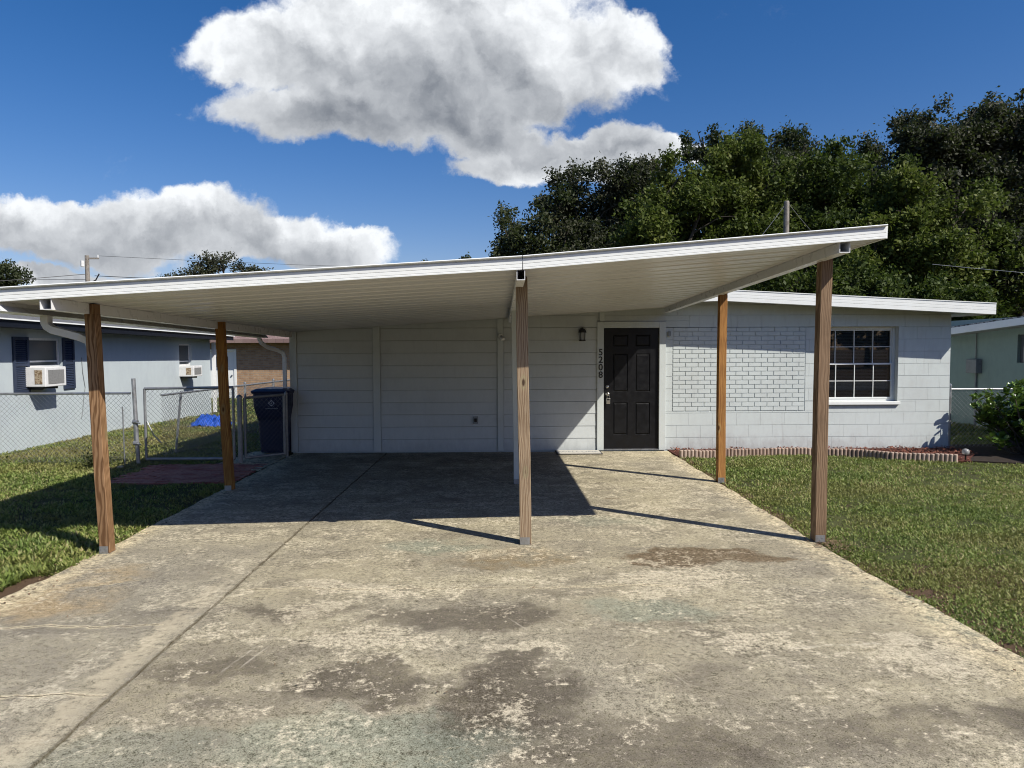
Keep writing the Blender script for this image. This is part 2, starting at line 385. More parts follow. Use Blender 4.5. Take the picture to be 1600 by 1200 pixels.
def brickwall(n, b):
    p = n.pos(); x, y, z = n.xyz(p)
    t = n.new('ShaderNodeTexBrick'); n.link(n.vec(x, z, 0.), t.inputs['Vector'])
    t.inputs['Scale'].default_value = 1; t.inputs['Brick Width'].default_value = .21; t.inputs['Row Height'].default_value = .075; t.inputs['Mortar Size'].default_value = .008
    t.inputs['Color1'].default_value = (.30, .18, .10, 1); t.inputs['Color2'].default_value = (.42, .27, .155, 1); t.inputs['Mortar'].default_value = (.30, .27, .22, 1)
    c = n.mix(n.noise(p, 6, 4).step(.4, .7) * .4, S(n.t, t.outputs[0]), (.20, .12, .07))
    lk(n, b, c, None, n.bump(S(n.t, t.outputs['Fac']) * -1., .5, .01))
M['brickwall'] = material('brown_brick', brickwall, rough=.85)
def shingle(n, b):
    p = n.pos(); x, y, z = n.xyz(p)
    t = n.new('ShaderNodeTexBrick'); n.link(n.vec(x, y, 0.), t.inputs['Vector'])
    t.inputs['Scale'].default_value = 1; t.inputs['Brick Width'].default_value = .33; t.inputs['Row Height'].default_value = .14; t.inputs['Mortar Size'].default_value = .006
    t.inputs['Color1'].default_value = (.17, .105, .095, 1); t.inputs['Color2'].default_value = (.23, .155, .135, 1); t.inputs['Mortar'].default_value = (.06, .04, .04, 1)
    lk(n, b, n.mix(n.noise(p, 40, 3).step(.4, .7) * .4, S(n.t, t.outputs[0]), (.28, .22, .2)))
M['shingle'] = material('maroon_shingles', shingle, rough=.95)
M['greyroof'] = paint('grey_shingles', (.16, .16, .16), .95, .5, 20, .6, 60, dirtcol=(.06, .06, .06))
M['whiteroof'] = paint('flaking_white_roof', (.60, .60, .58), .85, .8, 9, .4, 60, dirtcol=(.05, .05, .045))
def paver(n, b):
    p = n.pos(); c = n.mix(n.noise(p, 3, 6, .65).step(.35, .65), (.30, .085, .06), (.42, .18, .13))
    c = n.mix(n.noise(p, 50, 6, .75).step(.5, .65) * .5, c, (.08, .04, .03))
    lk(n, b, c, None, n.bump(n.noise(p, 90, 4), .4, .005))
M['paver'] = material('red_paver', paver, rough=.85)
def terra(n, b):
    p = n.pos(); c = n.mix(n.noise(p, 4, 5).step(.35, .65), (.33, .235, .18), (.44, .325, .25))
    c = n.mix(n.noise(p, 60, 5, .7).step(.52, .66) * .45, c, (.25, .17, .12))
    c = n.mix(n.noise(p, 1.2, 4).step(.5, .7) * .3, c, (.5, .42, .34))
    lk(n, b, c, None, n.bump(n.noise(p, 120, 4), .4, .004))
M['terra'] = material('terracotta_concrete', terra, rough=.9)
def mulchm(n, b):
    a = n.new('ShaderNodeAttribute', attribute_name='rnd'); r = S(n.t, a.outputs['Fac'])
    lk(n, b, n.ramp(r, [(0., (.07, .020, .012)), (.5, (.16, .045, .025)), (1., (.30, .12, .07))]))
M['mulch'] = material('red_mulch', mulchm, rough=.9)
M['mulchbed'] = paint('mulch_bed', (.13, .035, .02), .95, .6, 14, .9, 50, dirtcol=(.03, .012, .008))
M['darkmulch'] = paint('dark_mulch_bed', (.035, .022, .014), .95, .6, 14, .9, 50, dirtcol=(.01, .008, .006))
def litter(n, b):
    a = n.new('ShaderNodeAttribute', attribute_name='rnd'); r = S(n.t, a.outputs['Fac'])
    lk(n, b, n.ramp(r, [(0., (.06, .035, .02)), (.5, (.16, .095, .05)), (1., (.30, .21, .12))]))
M['litter'] = material('dry_leaves', litter, rough=.9)
M['matface'] = paint('doormat_face', (.58, .55, .48), .95, .3, 20, .5, 200)

# ------------------------------------------------------------------ camera
cam = bpy.data.cameras.new('camera'); co = bpy.data.objects.new('camera', cam); COL.objects.link(co); SC.camera = co
cam.sensor_fit = 'HORIZONTAL'; cam.sensor_width = 36; cam.lens = 1110 / 1600 * 36; cam.clip_start = .05; cam.clip_end = 2000
co.matrix_world = Matrix.Translation((0, 0, 1.7)) @ (Matrix.Rotation(-math.atan(17 / 1110), 4, 'Z') @ Matrix.Rotation(math.pi / 2 - math.atan(56 / 1110), 4, 'X') @ Matrix.Rotation(-.004, 4, 'Z'))

# ------------------------------------------------------------------ sun and sky
SUN_EL = 44.5; sd = Vector((.799 * math.cos(R(SUN_EL)), -.601 * math.cos(R(SUN_EL)), math.sin(R(SUN_EL))))
sl = bpy.data.lights.new('sun', 'SUN'); sl.energy = 5.0; sl.angle = R(.53); sl.color = (1., .955, .88)
so = bpy.data.objects.new('sun', sl); COL.objects.link(so); so.rotation_euler = sd.to_track_quat('Z', 'Y').to_euler(); so.location = (20, -15, 25)

def build_world():
    w = bpy.data.worlds.new('World'); SC.world = w; w.use_nodes = True; n = NT(w.node_tree); t = w.node_tree
    bg = t.nodes['Background']
    sky = n.new('ShaderNodeTexSky', sky_type='NISHITA'); sky.sun_disc = False; sky.sun_elevation = R(SUN_EL)
    sky.sun_rotation = math.atan2(sd.x, sd.y); sky.air_density = 1.0; sky.dust_density = .6; sky.ozone_density = 2.2; sky.altitude = 0
    skyc = S(t, sky.outputs[0])
    hs = n.new('ShaderNodeHueSaturation'); hs.inputs['Saturation'].default_value = 1.40; hs.inputs['Value'].default_value = .79; n.link(skyc, hs.inputs['Color'])
    skyc = n.mix(1., S(t, hs.outputs[0]), (1.10, .935, 1.09), 'MULTIPLY')
    d = n.coord('Generated'); x, y, z = n.xyz(d); ya = y.abs().max(.06); u = x / ya; v = z / ya
    p = n.vec(u, v, 0.)
    wp = n.vm('ADD', p, n.vm('SCALE', n.vm('SUBTRACT', n.noise(p, 5.5, 7, .62, color=True), (.5, .5, .5)), .13))
    wu, wv, _ = n.xyz(wp)
    def ell(cx, cy, a, b):  # pixel coordinates of the photograph only serve to read off directions in the sky
        cu = (cx - 783) / 1110; cv = (544 - cy) / 1110
        return 1. - (((wu - cu) * (1110 / a)) ** 2 + ((wv - cv) * (1110 / b)) ** 2)._m('SQRT')
    E = [(640, 85, 320, 110), (430, 85, 130, 70), (820, 95, 220, 105), (965, 80, 100, 58), (540, 180, 215, 58), (720, 30, 250, 90),
         (820, 262, 135, 34), (770, 228, 110, 38), (930, 244, 120, 50), (1035, 240, 75, 27), (690, 165, 240, 75),
         (160, 360, 260, 52), (280, 345, 160, 50), (420, 375, 150, 42), (540, 392, 100, 34), (50, 350, 150, 45), (130, 437, 130, 26), (1600, -200, 380, 130), (-500, 250, 300, 90), (2300, 300, 400, 90)]
    f = None
    for e in E:
        q = ell(*e); f = q if f is None else f.smax(q, .14)
    fb = n.noise(wp, 8, 8, .60); fb2 = n.noise(p, 26, 6, .65)
    dens = f + (fb - .5) * 1.0 + (fb2 - .5) * .28
    alpha = dens.step(-.03, .26)
    wisp = n.noise(n.vm('MULTIPLY', wp, (1, 1.6, 1)), 4.2, 6, .7).step(.64, .82) * .18
    # billow relief: the same cloud field read a little further towards the sun
    def relief(dx, dy, sc, det):
        return n.noise(n.vm('ADD', wp, (dx, dy, 0)), sc, det, .55)
    r1 = relief(0, 0, 7, 3) - relief(.016, .034, 7, 3); r2 = fb2 - relief(.004, .010, 26, 5)
    bell = [(690, 215, 390, 120), (500, 205, 220, 90), (650, 150, 330, 100), (900, 180, 130, 60), (780, 305, 150, 18), (130, 392, 350, 70), (440, 407, 250, 42)]
    g = None
    for e in bell:
        q = ell(*e); g = q if g is None else g.smax(q, .3)
    belly = (g + (fb - .5) * .35).step(-.35, .95)
    thick = dens.step(.05, .9)
    r3 = relief(0, 0, 15, 4) - relief(.008, .018, 15, 4)
    lum = (1.0 + r3 * .45 - belly * .50 - thick * .15 + r1 * (1.5 - belly * .9) + r2 * (.45 - belly * .3)).max(.2).min(1.05)
    cc = n.mix(lum.step(.24, 1.0, 'LINEAR'), (.195, .215, .250), (.84, .865, .89))
    cloud = n.vm('SCALE', cc, 1.)
    m = n.mix((alpha.max(wisp) * y.step(-.3, -.05, lo=.0)), n.vm('SCALE', skyc, SKY), cloud)
    n.link(m, bg.inputs[0]); bg.inputs[1].default_value = 1.0
SKY = .105
# the world Background stays at strength SKY: cloud radiance is divided by it
def finish_world():
    t = SC.world.node_tree; n = NT(t); bg = t.nodes['Background']
    src = bg.inputs[0].links[0].from_socket
    q = n.vm('SCALE', S(t, src), 1 / SKY); n.link(q, bg.inputs[0]); bg.inputs[1].default_value = SKY
build_world(); finish_world()
SC.view_settings.view_transform = 'Standard'; SC.view_settings.look = 'None'; SC.view_settings.exposure = 0.22; SC.view_settings.gamma = 1
SC.cycles.filter_width = 1.05; SC.cycles.max_bounces = 7; SC.cycles.diffuse_bounces = 1; SC.cycles.transparent_max_bounces = 12; SC.cycles.use_denoising = True
SC.cycles.caustics_reflective = False; SC.cycles.caustics_refractive = False; SC.cycles.sample_clamp_indirect = 8

# ------------------------------------------------------------------ ground
def gz(x, y):
    t = min(max((y - 13.5) / 16, 0), 1); return -.03 - .33 * t * t * (3 - 2 * t)
def grid(xs, ys, zf):
    m = MB(); nx = len(xs)
    m.add([(x, y, zf(x, y)) for y in ys for x in xs], [(j * nx + i, j * nx + i + 1, (j + 1) * nx + i + 1, (j + 1) * nx + i) for j in range(len(ys) - 1) for i in range(nx - 1)])
    return m
xs = [-600, -200, -80] + [-40 + 2 * i for i in range(41)] + [80, 200, 600]
ys = [-400, -100, -40] + [-20 + 2 * i for i in range(36)] + [60, 90, 150, 300, 900]
tag(grid(xs, ys, gz).build('ground', M['soil']), kind='structure')
# driveway slab, two pours with an open joint at X = -1.87
def slab(name, pts, mat, z0, z1, kind='structure'):
    m = MB(); k = len(pts)
    m.loft([[(x, y, z0) for x, y in pts], [(x, y, z1) for x, y in pts]])
    return tag(m.build(name, mat), kind=kind)
def wob(x, y, s=0, a=.009): return x + a * math.sin(y * 5.1 + s) + a * .7 * math.sin(y * 13.7 + 2 * s) + a * .5 * math.sin(y * 29 + s)
le = [(wob(-3.385 + (-.05 if y < 5.2 else 0), y, 1.), y) for y in [i * .12 - 4 for i in range(131)]]; le = [p for p in le if p[1] <= 11.7]
re_ = [(wob(2.74 + max(0, 5.6 - y) * .062, y, 4., .010), y) for y in [i * .12 - 4 for i in range(131)]]; re_ = [p for p in re_ if p[1] <= 11.7]
jl = [(-1.87 - .006 * (11.7 - y) + .006 * math.sin(y * 9) + .004 * math.sin(y * 23), y) for y in [i * .15 - 4 for i in range(105)]]; jl = [p for p in jl if p[1] <= 11.7]
slab('driveway', le[::-1] + [(x - .006, y) for x, y in jl], M['concrete'], -.12, 0.)
slab('driveway', [(x + .005, y) for x, y in jl[::-1]] + re_, M['concrete'], -.12, -.002)
slab('joint', [(-1.99, -4), (-1.86, -4), (-1.80, 11.7), (-1.93, 11.7)], M['darkmulch'], -.11, -.018)
slab('street', [(-60, -12), (60, -12), (60, -4.5), (-60, -4.5)], M['greyroof'], -.1, -.012)
slab('path', [(-4.25, 10.10), (-3.43, 10.10), (-3.43, 11.35), (-3.62, 11.9), (-4.15, 11.9), (-4.25, 10.9)], M['concrete'], -.1, -.012)
# red pavers laid flush in the grass beside the driveway
m = MB(); rr = random.Random(3); yy = 9.12; row = 0
while yy < 10.52:
    x = -5.06 - (row % 2) * .10 - (yy - 9.1) * .03
    while x < -3.60:
        dz = rr.uniform(-.004, .004); hx = min(x + .197, -3.44)
        m.hexa([(x, yy, -.08), (hx, yy, -.08), (hx, yy + .094, -.08), (x, yy + .094, -.08), (x + .003, yy + .003, -.008 + dz), (hx - .003, yy + .003, -.008 + dz + rr.uniform(-.003, .003)), (hx - .003, yy + .091, -.008 + dz), (x + .003, yy + .091, -.008 + dz)])
        x += .203
    yy += .1; row += 1
tag(m.build('paver_path', M['paver']), kind='structure')
slab('mulch_bed', [(2.76, 10.98), (3.65, 11.15), (4.9, 11.22), (5.6, 11.06), (5.95, 10.72), (6.95, 10.32), (7.1, 10.6), (7.45, 11.0), (7.45, 11.71), (2.76, 11.71)], M['mulchbed'], -.1, .005)
slab('shrub_bed', [(7.0, 10.45), (7.5, 10.25), (9.4, 10.2), (9.6, 12.2), (7.52, 12.2), (7.5, 11.1)], M['darkmulch'], -.1, -.008)

# ------------------------------------------------------------------ the house
YW = 11.72
house = thing('house', (2, YW, 0), 'single-storey house with pale grey siding and block walls and a low white-edged gable roof', 'house')
def roof_top(x): return 2.620 - abs(x - 3.52) * (.0518 if x > 3.52 else .0310)
def minus(rect, holes):
    rs = [rect]
    for hx0, hx1, hz0, hz1 in holes:
        out = []
        for x0, x1, z0, z1 in rs:
            if hx0 >= x1 or hx1 <= x0 or hz0 >= z1 or hz1 <= z0: out.append((x0, x1, z0, z1)); continue
            if z0 < hz0: out.append((x0, x1, z0, hz0))
            if z1 > hz1: out.append((x0, x1, hz1, z1))
            a, b = max(z0, hz0), min(z1, hz1)
            if x0 < hx0: out.append((x0, hx0, a, b))
            if x1 > hx1: out.append((hx1, x1, a, b))
        rs = out
    return [r for r in rs if r[1] - r[0] > .012 and r[3] - r[2] > .012]
WIN = (5.245, 6.605, .79, 2.035); DOOR = (1.695, 2.612, 0., 2.025); BP = (2.84, 5.05, .640, 2.030)
# wall body: front skin with openings (backing), sides, back
m = MB()
for r in minus((-3.44, 7.475, -.1, 2.30), [WIN, DOOR]): m.box(r[0], r[1], YW + .006, YW + .17, r[2], r[3])
m.loft([[(x, YW + .0065, 2.302), (x, YW + .17, 2.302), (x, YW + .17, max(2.31, roof_top(x) - .11)), (x, YW + .0065, max(2.31, roof_top(x) - .11))] for x in (-3.44, 0, 3.52, 7.475)]); m.box(-3.44, -3.30, YW + .17, 20, -.1, 2.3); m.box(7.33, 7.475, YW + .17, 20, -.1, 2.3); m.box(-3.44, 7.475, 19.85, 20, -.1, 2.3)
m.build('wall', M['trim'], house)
m = MB(); rr = random.Random(5)          # painted concrete blocks, running bond
for row in range(12):
    z0 = row * .203 + .002; off = (row % 2) * .2
    x = 2.715 - off
    while x < 7.475:
        for r in minus((max(x, 2.715) + .0004, min(x + .4, 7.48) - .0004, z0, min(z0 + .199, 2.40)), [WIN, (BP[0] - .004, BP[1] + .004, BP[2] - .004, BP[3] + .004), (2.5, 2.722, 0, 2.14)]):
            m.raised(r[0], r[1], r[2], r[3], YW + .006, .0065, .0022, bx=.0008)
        x += .4
m.build('block_wall', M['block'], house)
m = MB()
for row in range(19):                    # running-bond brick panel
    z0 = BP[2] + .004 + row * .0731; off = (row % 2) * .105; x = BP[0] + .004 - off
    while x < BP[1] - .01:
        a, b_ = max(x, BP[0] + .004), min(x + .210, BP[1] - .002)
        if b_ - a > .03: m.raised(a + .0032, b_ - .0032, z0 + .0036, z0 + .0731 - .0036, YW + .006, .0095, .003)
        x += .210
m.build('brick_panel', M['block'], house)
m = MB()                                  # horizontal boards
for x0, x1 in ((-3.346, -2.108), (-1.982, -.064), (.042, 1.585), (1.713, 2.715)):
    for row in range(12):
        z0 = row * .2035 + .003; z1 = min(z0 + .199, roof_top(x1) - .12)
        if x0 > 1.6: z0 = max(z0, 2.125)
        if z1 - z0 < .02: continue
        m.add([(x0, YW + .004, z0), (x1, YW + .004, z0), (x1, YW + .004, z1), (x0, YW + .004, z1), (x0, YW - .010, z0 + .001), (x1, YW - .010, z0 + .001), (x1, YW - .004, z1 - .003), (x0, YW - .004, z1 - .003)],
              [(4, 5, 6, 7), (0, 1, 5, 4), (1, 2, 6, 5), (2, 3, 7, 6), (3, 0, 4, 7)])
m.build('siding', M['siding'], house)
for x0, x1 in ((-3.462, -3.350), (-2.104, -1.986), (-.060, .038), (1.622, 1.708)):
    z0 = 2.135 if x0 > 1.6 else .0
    MB().box(x0, x1, YW - .026, YW + .01, z0, roof_top(x0) - .13).build('trim_board', M['trim'], house, bevel=.003)
m = MB(); m.box(1.585, 1.694, YW - .032, YW + .1, 0, 2.128); m.box(2.613, 2.722, YW - .032, YW + .1, 0, 2.128); m.box(1.6945, 2.6125, YW - .032, YW + .1, 2.028, 2.128)
m.build('door_frame', M['trim'], house, bevel=.004)
# door leaf with six sunk panels
def door_leaf(x0, x1, z0, z1, y, t=.045):
    m = MB(); W = x1 - x0; H = z1 - z0
    pc = [(x0 + .17 * W, x0 + .44 * W), (x0 + .58 * W, x0 + .85 * W)]; pr = [(z0 + .115 * H, z0 + .385 * H), (z0 + .475 * H, z0 + .79 * H), (z0 + .85 * H, z0 + .945 * H)]
    holes = [(a, b, c, d) for a, b in pc for c, d in pr]
    for r in minus((x0, x1, z0, z1), holes): m.box(r[0], r[1], y, y + t, r[2], r[3])
    for a, b, c, d in holes:
        e = .028
        m.add([(a, y, c), (b, y, c), (b, y, d), (a, y, d), (a + .012, y + .014, c + .012), (b - .012, y + .014, c + .012), (b - .012, y + .014, d - .012), (a + .012, y + .014, d - .012),
               (a + e, y + .004, c + e), (b - e, y + .004, c + e), (b - e, y + .004, d - e), (a + e, y + .004, d - e)],
              [(0, 1, 5, 4), (1, 2, 6, 5), (2, 3, 7, 6), (3, 0, 4, 7), (4, 5, 9, 8), (5, 6, 10, 9), (6, 7, 11, 10), (7, 4, 8, 11), (8, 9, 10, 11)])
    return m
dl = door_leaf(1.700, 2.608, .022, 2.022, YW + .012).build('door', M['door'], house); dl['label'] = 'black six-panel front door'
MB().box(1.696, 2.611, YW - .03, YW + .09, 0., .020).build('threshold', M['galv'], house)
def lathe(cx, cz, y, prof, n=20):          # axis along -Y
    return MB().loft([[(cx + r * math.cos(2 * math.pi * k / n), y - d, cz + r * math.sin(2 * math.pi * k / n)) for k in range(n)] for d, r in prof])
lathe(1.763, .935, YW + .012, [(0, .033), (.006, .033), (.008, .014), (.030, .013), (.036, .026), (.055, .030), (.068, .020), (.070, .001)]).build('knob', M['nickel'], dl, smooth=True)
lathe(1.758, 1.055, YW + .012, [(0, .031), (.012, .029), (.018, .022), (.022, .018), (.023, .001)]).build('deadbolt', M['nickel'], dl, smooth=True)
# house number
for i, ch in enumerate('5208'):
    cu = bpy.data.curves.new('number', 'FONT'); cu.body = ch; cu.size = .150; cu.extrude = .004; cu.align_x = 'CENTER'; cu.offset = .0015
    ob = bpy.data.objects.new('tmp', cu); COL.objects.link(ob); bpy.context.view_layer.update()
    me = bpy.data.meshes.new_from_object(ob.evaluated_get(bpy.context.evaluated_depsgraph_get())); bpy.data.objects.remove(ob)
    me.materials.clear(); me.materials.append(M['digit'])
    o = bpy.data.objects.new('house_number_digit', me); COL.objects.link(o); o.parent = house
    o.rotation_euler = (R(90), 0, 0); o.location = Vector((1.642, YW - .037, 1.578 - i * .124)) - house.location
    o['label'] = 'black house number digit ' + ch
# window
wy = YW + .10
wf = MB(); x0, x1, z0, z1 = WIN
wf.box(x0, x0 + .045, wy, wy + .06, z0, z1); wf.box(x1 - .045, x1, wy, wy + .06, z0, z1); wf.box(x0 + .045, x1 - .045, wy, wy + .06, z1 - .04, z1); wf.box(x0 + .045, x1 - .045, wy, wy + .06, z0, z0 + .04)
window = wf.build('window', M['fascia'], house, bevel=.003)
zm = 1.415
def sash(z0, z1, y, name):
    a, b = x0 + .045, x1 - .045; m = MB()
    m.box(a, a + .022, y, y + .03, z0, z1); m.box(b - .022, b, y, y + .03, z0, z1); m.box(a + .022, b - .022, y, y + .03, z1 - .026, z1); m.box(a + .022, b - .022, y, y + .03, z0, z0 + .026)
    for i in (1, 2, 3): xx = a + (b - a) * i / 4; m.box(xx - .0055, xx + .0055, y + .003, y + .020, z0 + .026, z1 - .026)
    zz = (z0 + z1) / 2
    for i in range(4): m.box(a + (b - a) * i / 4 + (.008 if i else .022), a + (b - a) * (i + 1) / 4 - (.008 if i < 3 else .022), y + .004, y + .019, zz - .0055, zz + .0055)
    m.build(name, M['fascia'], window)
    MB().box(a + .02, b - .02, y + .0235, y + .0265, z0 + .02, z1 - .02).build('pane', M['glass'], window)
sash(zm - .012, z1 - .04, wy + .025, 'sash'); sash(z0 + .04, zm + .012, wy - .008, 'sash')
m = MB()
zz = z0 + .06
while zz < z1 - .05:
    m.add([(x0 + .06, wy + .085, zz), (x1 - .06, wy + .085, zz), (x1 - .06, wy + .100, zz + .0185), (x0 + .06, wy + .100, zz + .0185)], [(0, 1, 2, 3)]); zz += .0245
for xx in (x0 + .3, x0 + .7, x0 + 1.1): m.box(xx, xx + .004, wy + .082, wy + .084, z0 + .05, z1 - .05)
m.build('blinds', M['blind'], window, fix=False)
m = MB(); m.box(x0 - .0, x1 + .03, YW - .045, YW + .098, z0 - .052, z0 - .001); m.build('window_sill', M['fascia'], window, bevel=.005)
m = MB(); m.box(x0 - .0, x1 + .0, wy + .25, wy + .27, z0 - .1, z1 + .1); m.build('room_back', M['dark'], house)
# roof
m = MB(); pr = [(-3.95, roof_top(-3.95)), (3.52, roof_top(3.52)), (7.90, roof_top(7.90))]
ring = [(x, z) for x, z in pr] + [(x, z - .10) for x, z in reversed(pr)]
m.loft([[(x, 11.285, z) for x, z in ring], [(x, 20.5, z) for x, z in ring]]); rf = m.build('roof', M['greyroof'], house)
prof = [(.0, .002), (-.016, .0), (-.016, -.012), (-.008, -.016), (-.008, -.070), (-.004, -.074), (-.008, -.078), (-.008, -.118), (-.003, -.122), (-.008, -.126), (-.008, -.182), (.0, -.184)]
m = MB(); m.loft([[(x, 11.283 + a, roof_top(x) + b) for a, b in prof] for x in (-3.95, 3.52, 7.915)]); m.build('fascia', M['fascia'], rf)
m = MB(); m.loft([[(7.905 - a * .9 - .004, y, roof_top(7.9) + b) for a, b in prof] for y in (11.29, 20.5)]); m.build('fascia', M['fascia'], rf)
m = MB(); ring2 = [(-3.95, roof_top(-3.95) - .105), (3.52, roof_top(3.52) - .105), (7.898, roof_top(7.9) - .105), (7.898, roof_top(7.9) - .165), (3.52, roof_top(3.52) - .165), (-3.95, roof_top(-3.95) - .165)]
m.loft([[(x, 11.29, z) for x, z in ring2], [(x, 20.4, z) for x, z in ring2]]); m.build('soffit', M['trim'], rf)
MB().tube([(7.62, 12.6, 2.30), (7.62, 12.6, 2.05)], .012, 8).build('drain_pipe', M['white'], house)

# things fixed to the house
t = thing('wall_lantern', (1.33, YW - .01, 1.93), 'small black lantern with clear panes on the siding left of the door', 'lantern')
cx, cz = 1.335, 1.92
lathe(cx, cz + .065, YW - .008, [(0, .045), (.012, .043), (.015, .02), (.02, .001)]).build('back_plate', M['black'], t, smooth=True)
m = MB(); n_ = 10; m.loft([[(cx + r * math.cos(2 * math.pi * k / n_), YW - .075 + r * math.sin(2 * math.pi * k / n_), cz + h) for k in range(n_)] for h, r in ((.03, .068), (.036, .066), (.065, .058), (.088, .036), (.10, .012), (.112, .007), (.115, .001))]); m.box(cx - .01, cx + .01, YW - .06, YW - .02, cz + .055, cz + .075)
m.build('hood', M['black'], t)
m = MB()
for k in range(4):
    a = math.pi / 4 + k * math.pi / 2; m.tube([(cx + .058 * math.cos(a), YW - .075 + .058 * math.sin(a), cz + .03), (cx + .050 * math.cos(a), YW - .075 + .050 * math.sin(a), cz - .095)], .005, 5)
m.loft([[(cx + r * math.cos(2 * math.pi * k / n_), YW - .075 + r * math.sin(2 * math.pi * k / n_), cz + h) for k in range(n_)] for h, r in ((-.108, .050), (-.095, .058), (-.090, .056))]); m.build('cage', M['black'], t)
m = MB(); m.loft([[(cx + r * math.cos(2 * math.pi * k / n_), YW - .075 + r * math.sin(2 * math.pi * k / n_), cz + h) for k in range(n_)] for h, r in ((-.089, .042), (.029, .050))]); m.build('lamp_glass', M['lampglass'], t)

t = thing('outlet_cover', (-.427, YW, .52), 'grey weatherproof outlet cover low on the siding left of the middle posts', 'outlet')
m = MB(); m.box(-.465, -.385, YW - .035, YW - .008, .455, .575); m.build('cover', M['utility'], t, bevel=.006)
m = MB(); m.box(-.447, -.403, YW - .042, YW - .036, .485, .545); m.build('flap', M['black'], t, bevel=.003)
t = thing('motion_sensor', (.02, YW - .03, 1.88), 'small white motion sensor on the upright trim board beside the middle post', 'sensor')
m = MB(); m.tube([(-.005, YW - .028, 1.905), (-.005, YW - .07, 1.90)], .038, 12); m.build('mount', M['fascia'], t)
m = MB(); m.tube([(.0, YW - .06, 1.895), (.03, YW - .095, 1.845), (.033, YW - .10, 1.835)], [.022, .042, .036], 12); m.build('sensor_head', M['fascia'], t, smooth=True)
o = MB().box(2.755, 2.80, YW - .035, YW - .002, 1.885, 1.965).build('doorbell_box', M['utility'], bevel=.006); tag(o, 'small grey plastic box on the wall just right of the door frame', 'doorbell')
t = thing('lockbox', (1.765, YW - .06, .85), 'small silver key lockbox hanging from the front door knob', 'lockbox')
m = MB(); m.box(1.735, 1.797, YW - .062, YW - .028, .775, .870); m.build('body', M['nickel'], t, bevel=.006)
m = MB(); m.tube([(1.748, YW - .045, .870), (1.746, YW - .045, .915), (1.756, YW - .045, .935), (1.776, YW - .045, .935), (1.785, YW - .045, .915), (1.784, YW - .045, .870)], .005, 6); m.build('shackle', M['nickel'], t)
m = MB(); m.box(1.745, 1.787, YW - .066, YW - .0625, .835, .858); m.build('dial_window', M['black'], t)
# doormat
t = thing('doormat', (1.25, 11.41, 0), 'pale doormat with dark rim lettered WELCOME, on the concrete left of the door', 'doormat')
MB().box(.88, 1.62, 11.25, 11.66, .0005, .010).build('mat_base', M['rubber'], t, bevel=.003)
MB().box(.905, 1.600, 11.275, 11.64, .0105, .014).build('mat_face', M['matface'], t)
cu = bpy.data.curves.new('word', 'FONT'); cu.body = 'WELCOME'; cu.size = .16; cu.extrude = .0006; cu.align_x = 'CENTER'; cu.align_y = 'CENTER'
ob = bpy.data.objects.new('tmp', cu); COL.objects.link(ob); bpy.context.view_layer.update()
me = bpy.data.meshes.new_from_object(ob.evaluated_get(bpy.context.evaluated_depsgraph_get())); bpy.data.objects.remove(ob)
me.materials.clear(); me.materials.append(M['utility']); o = bpy.data.objects.new('lettering', me); COL.objects.link(o); o.parent = t; o.location = (0.003, .05, .0148)
o.scale = (.82, 1, 1)

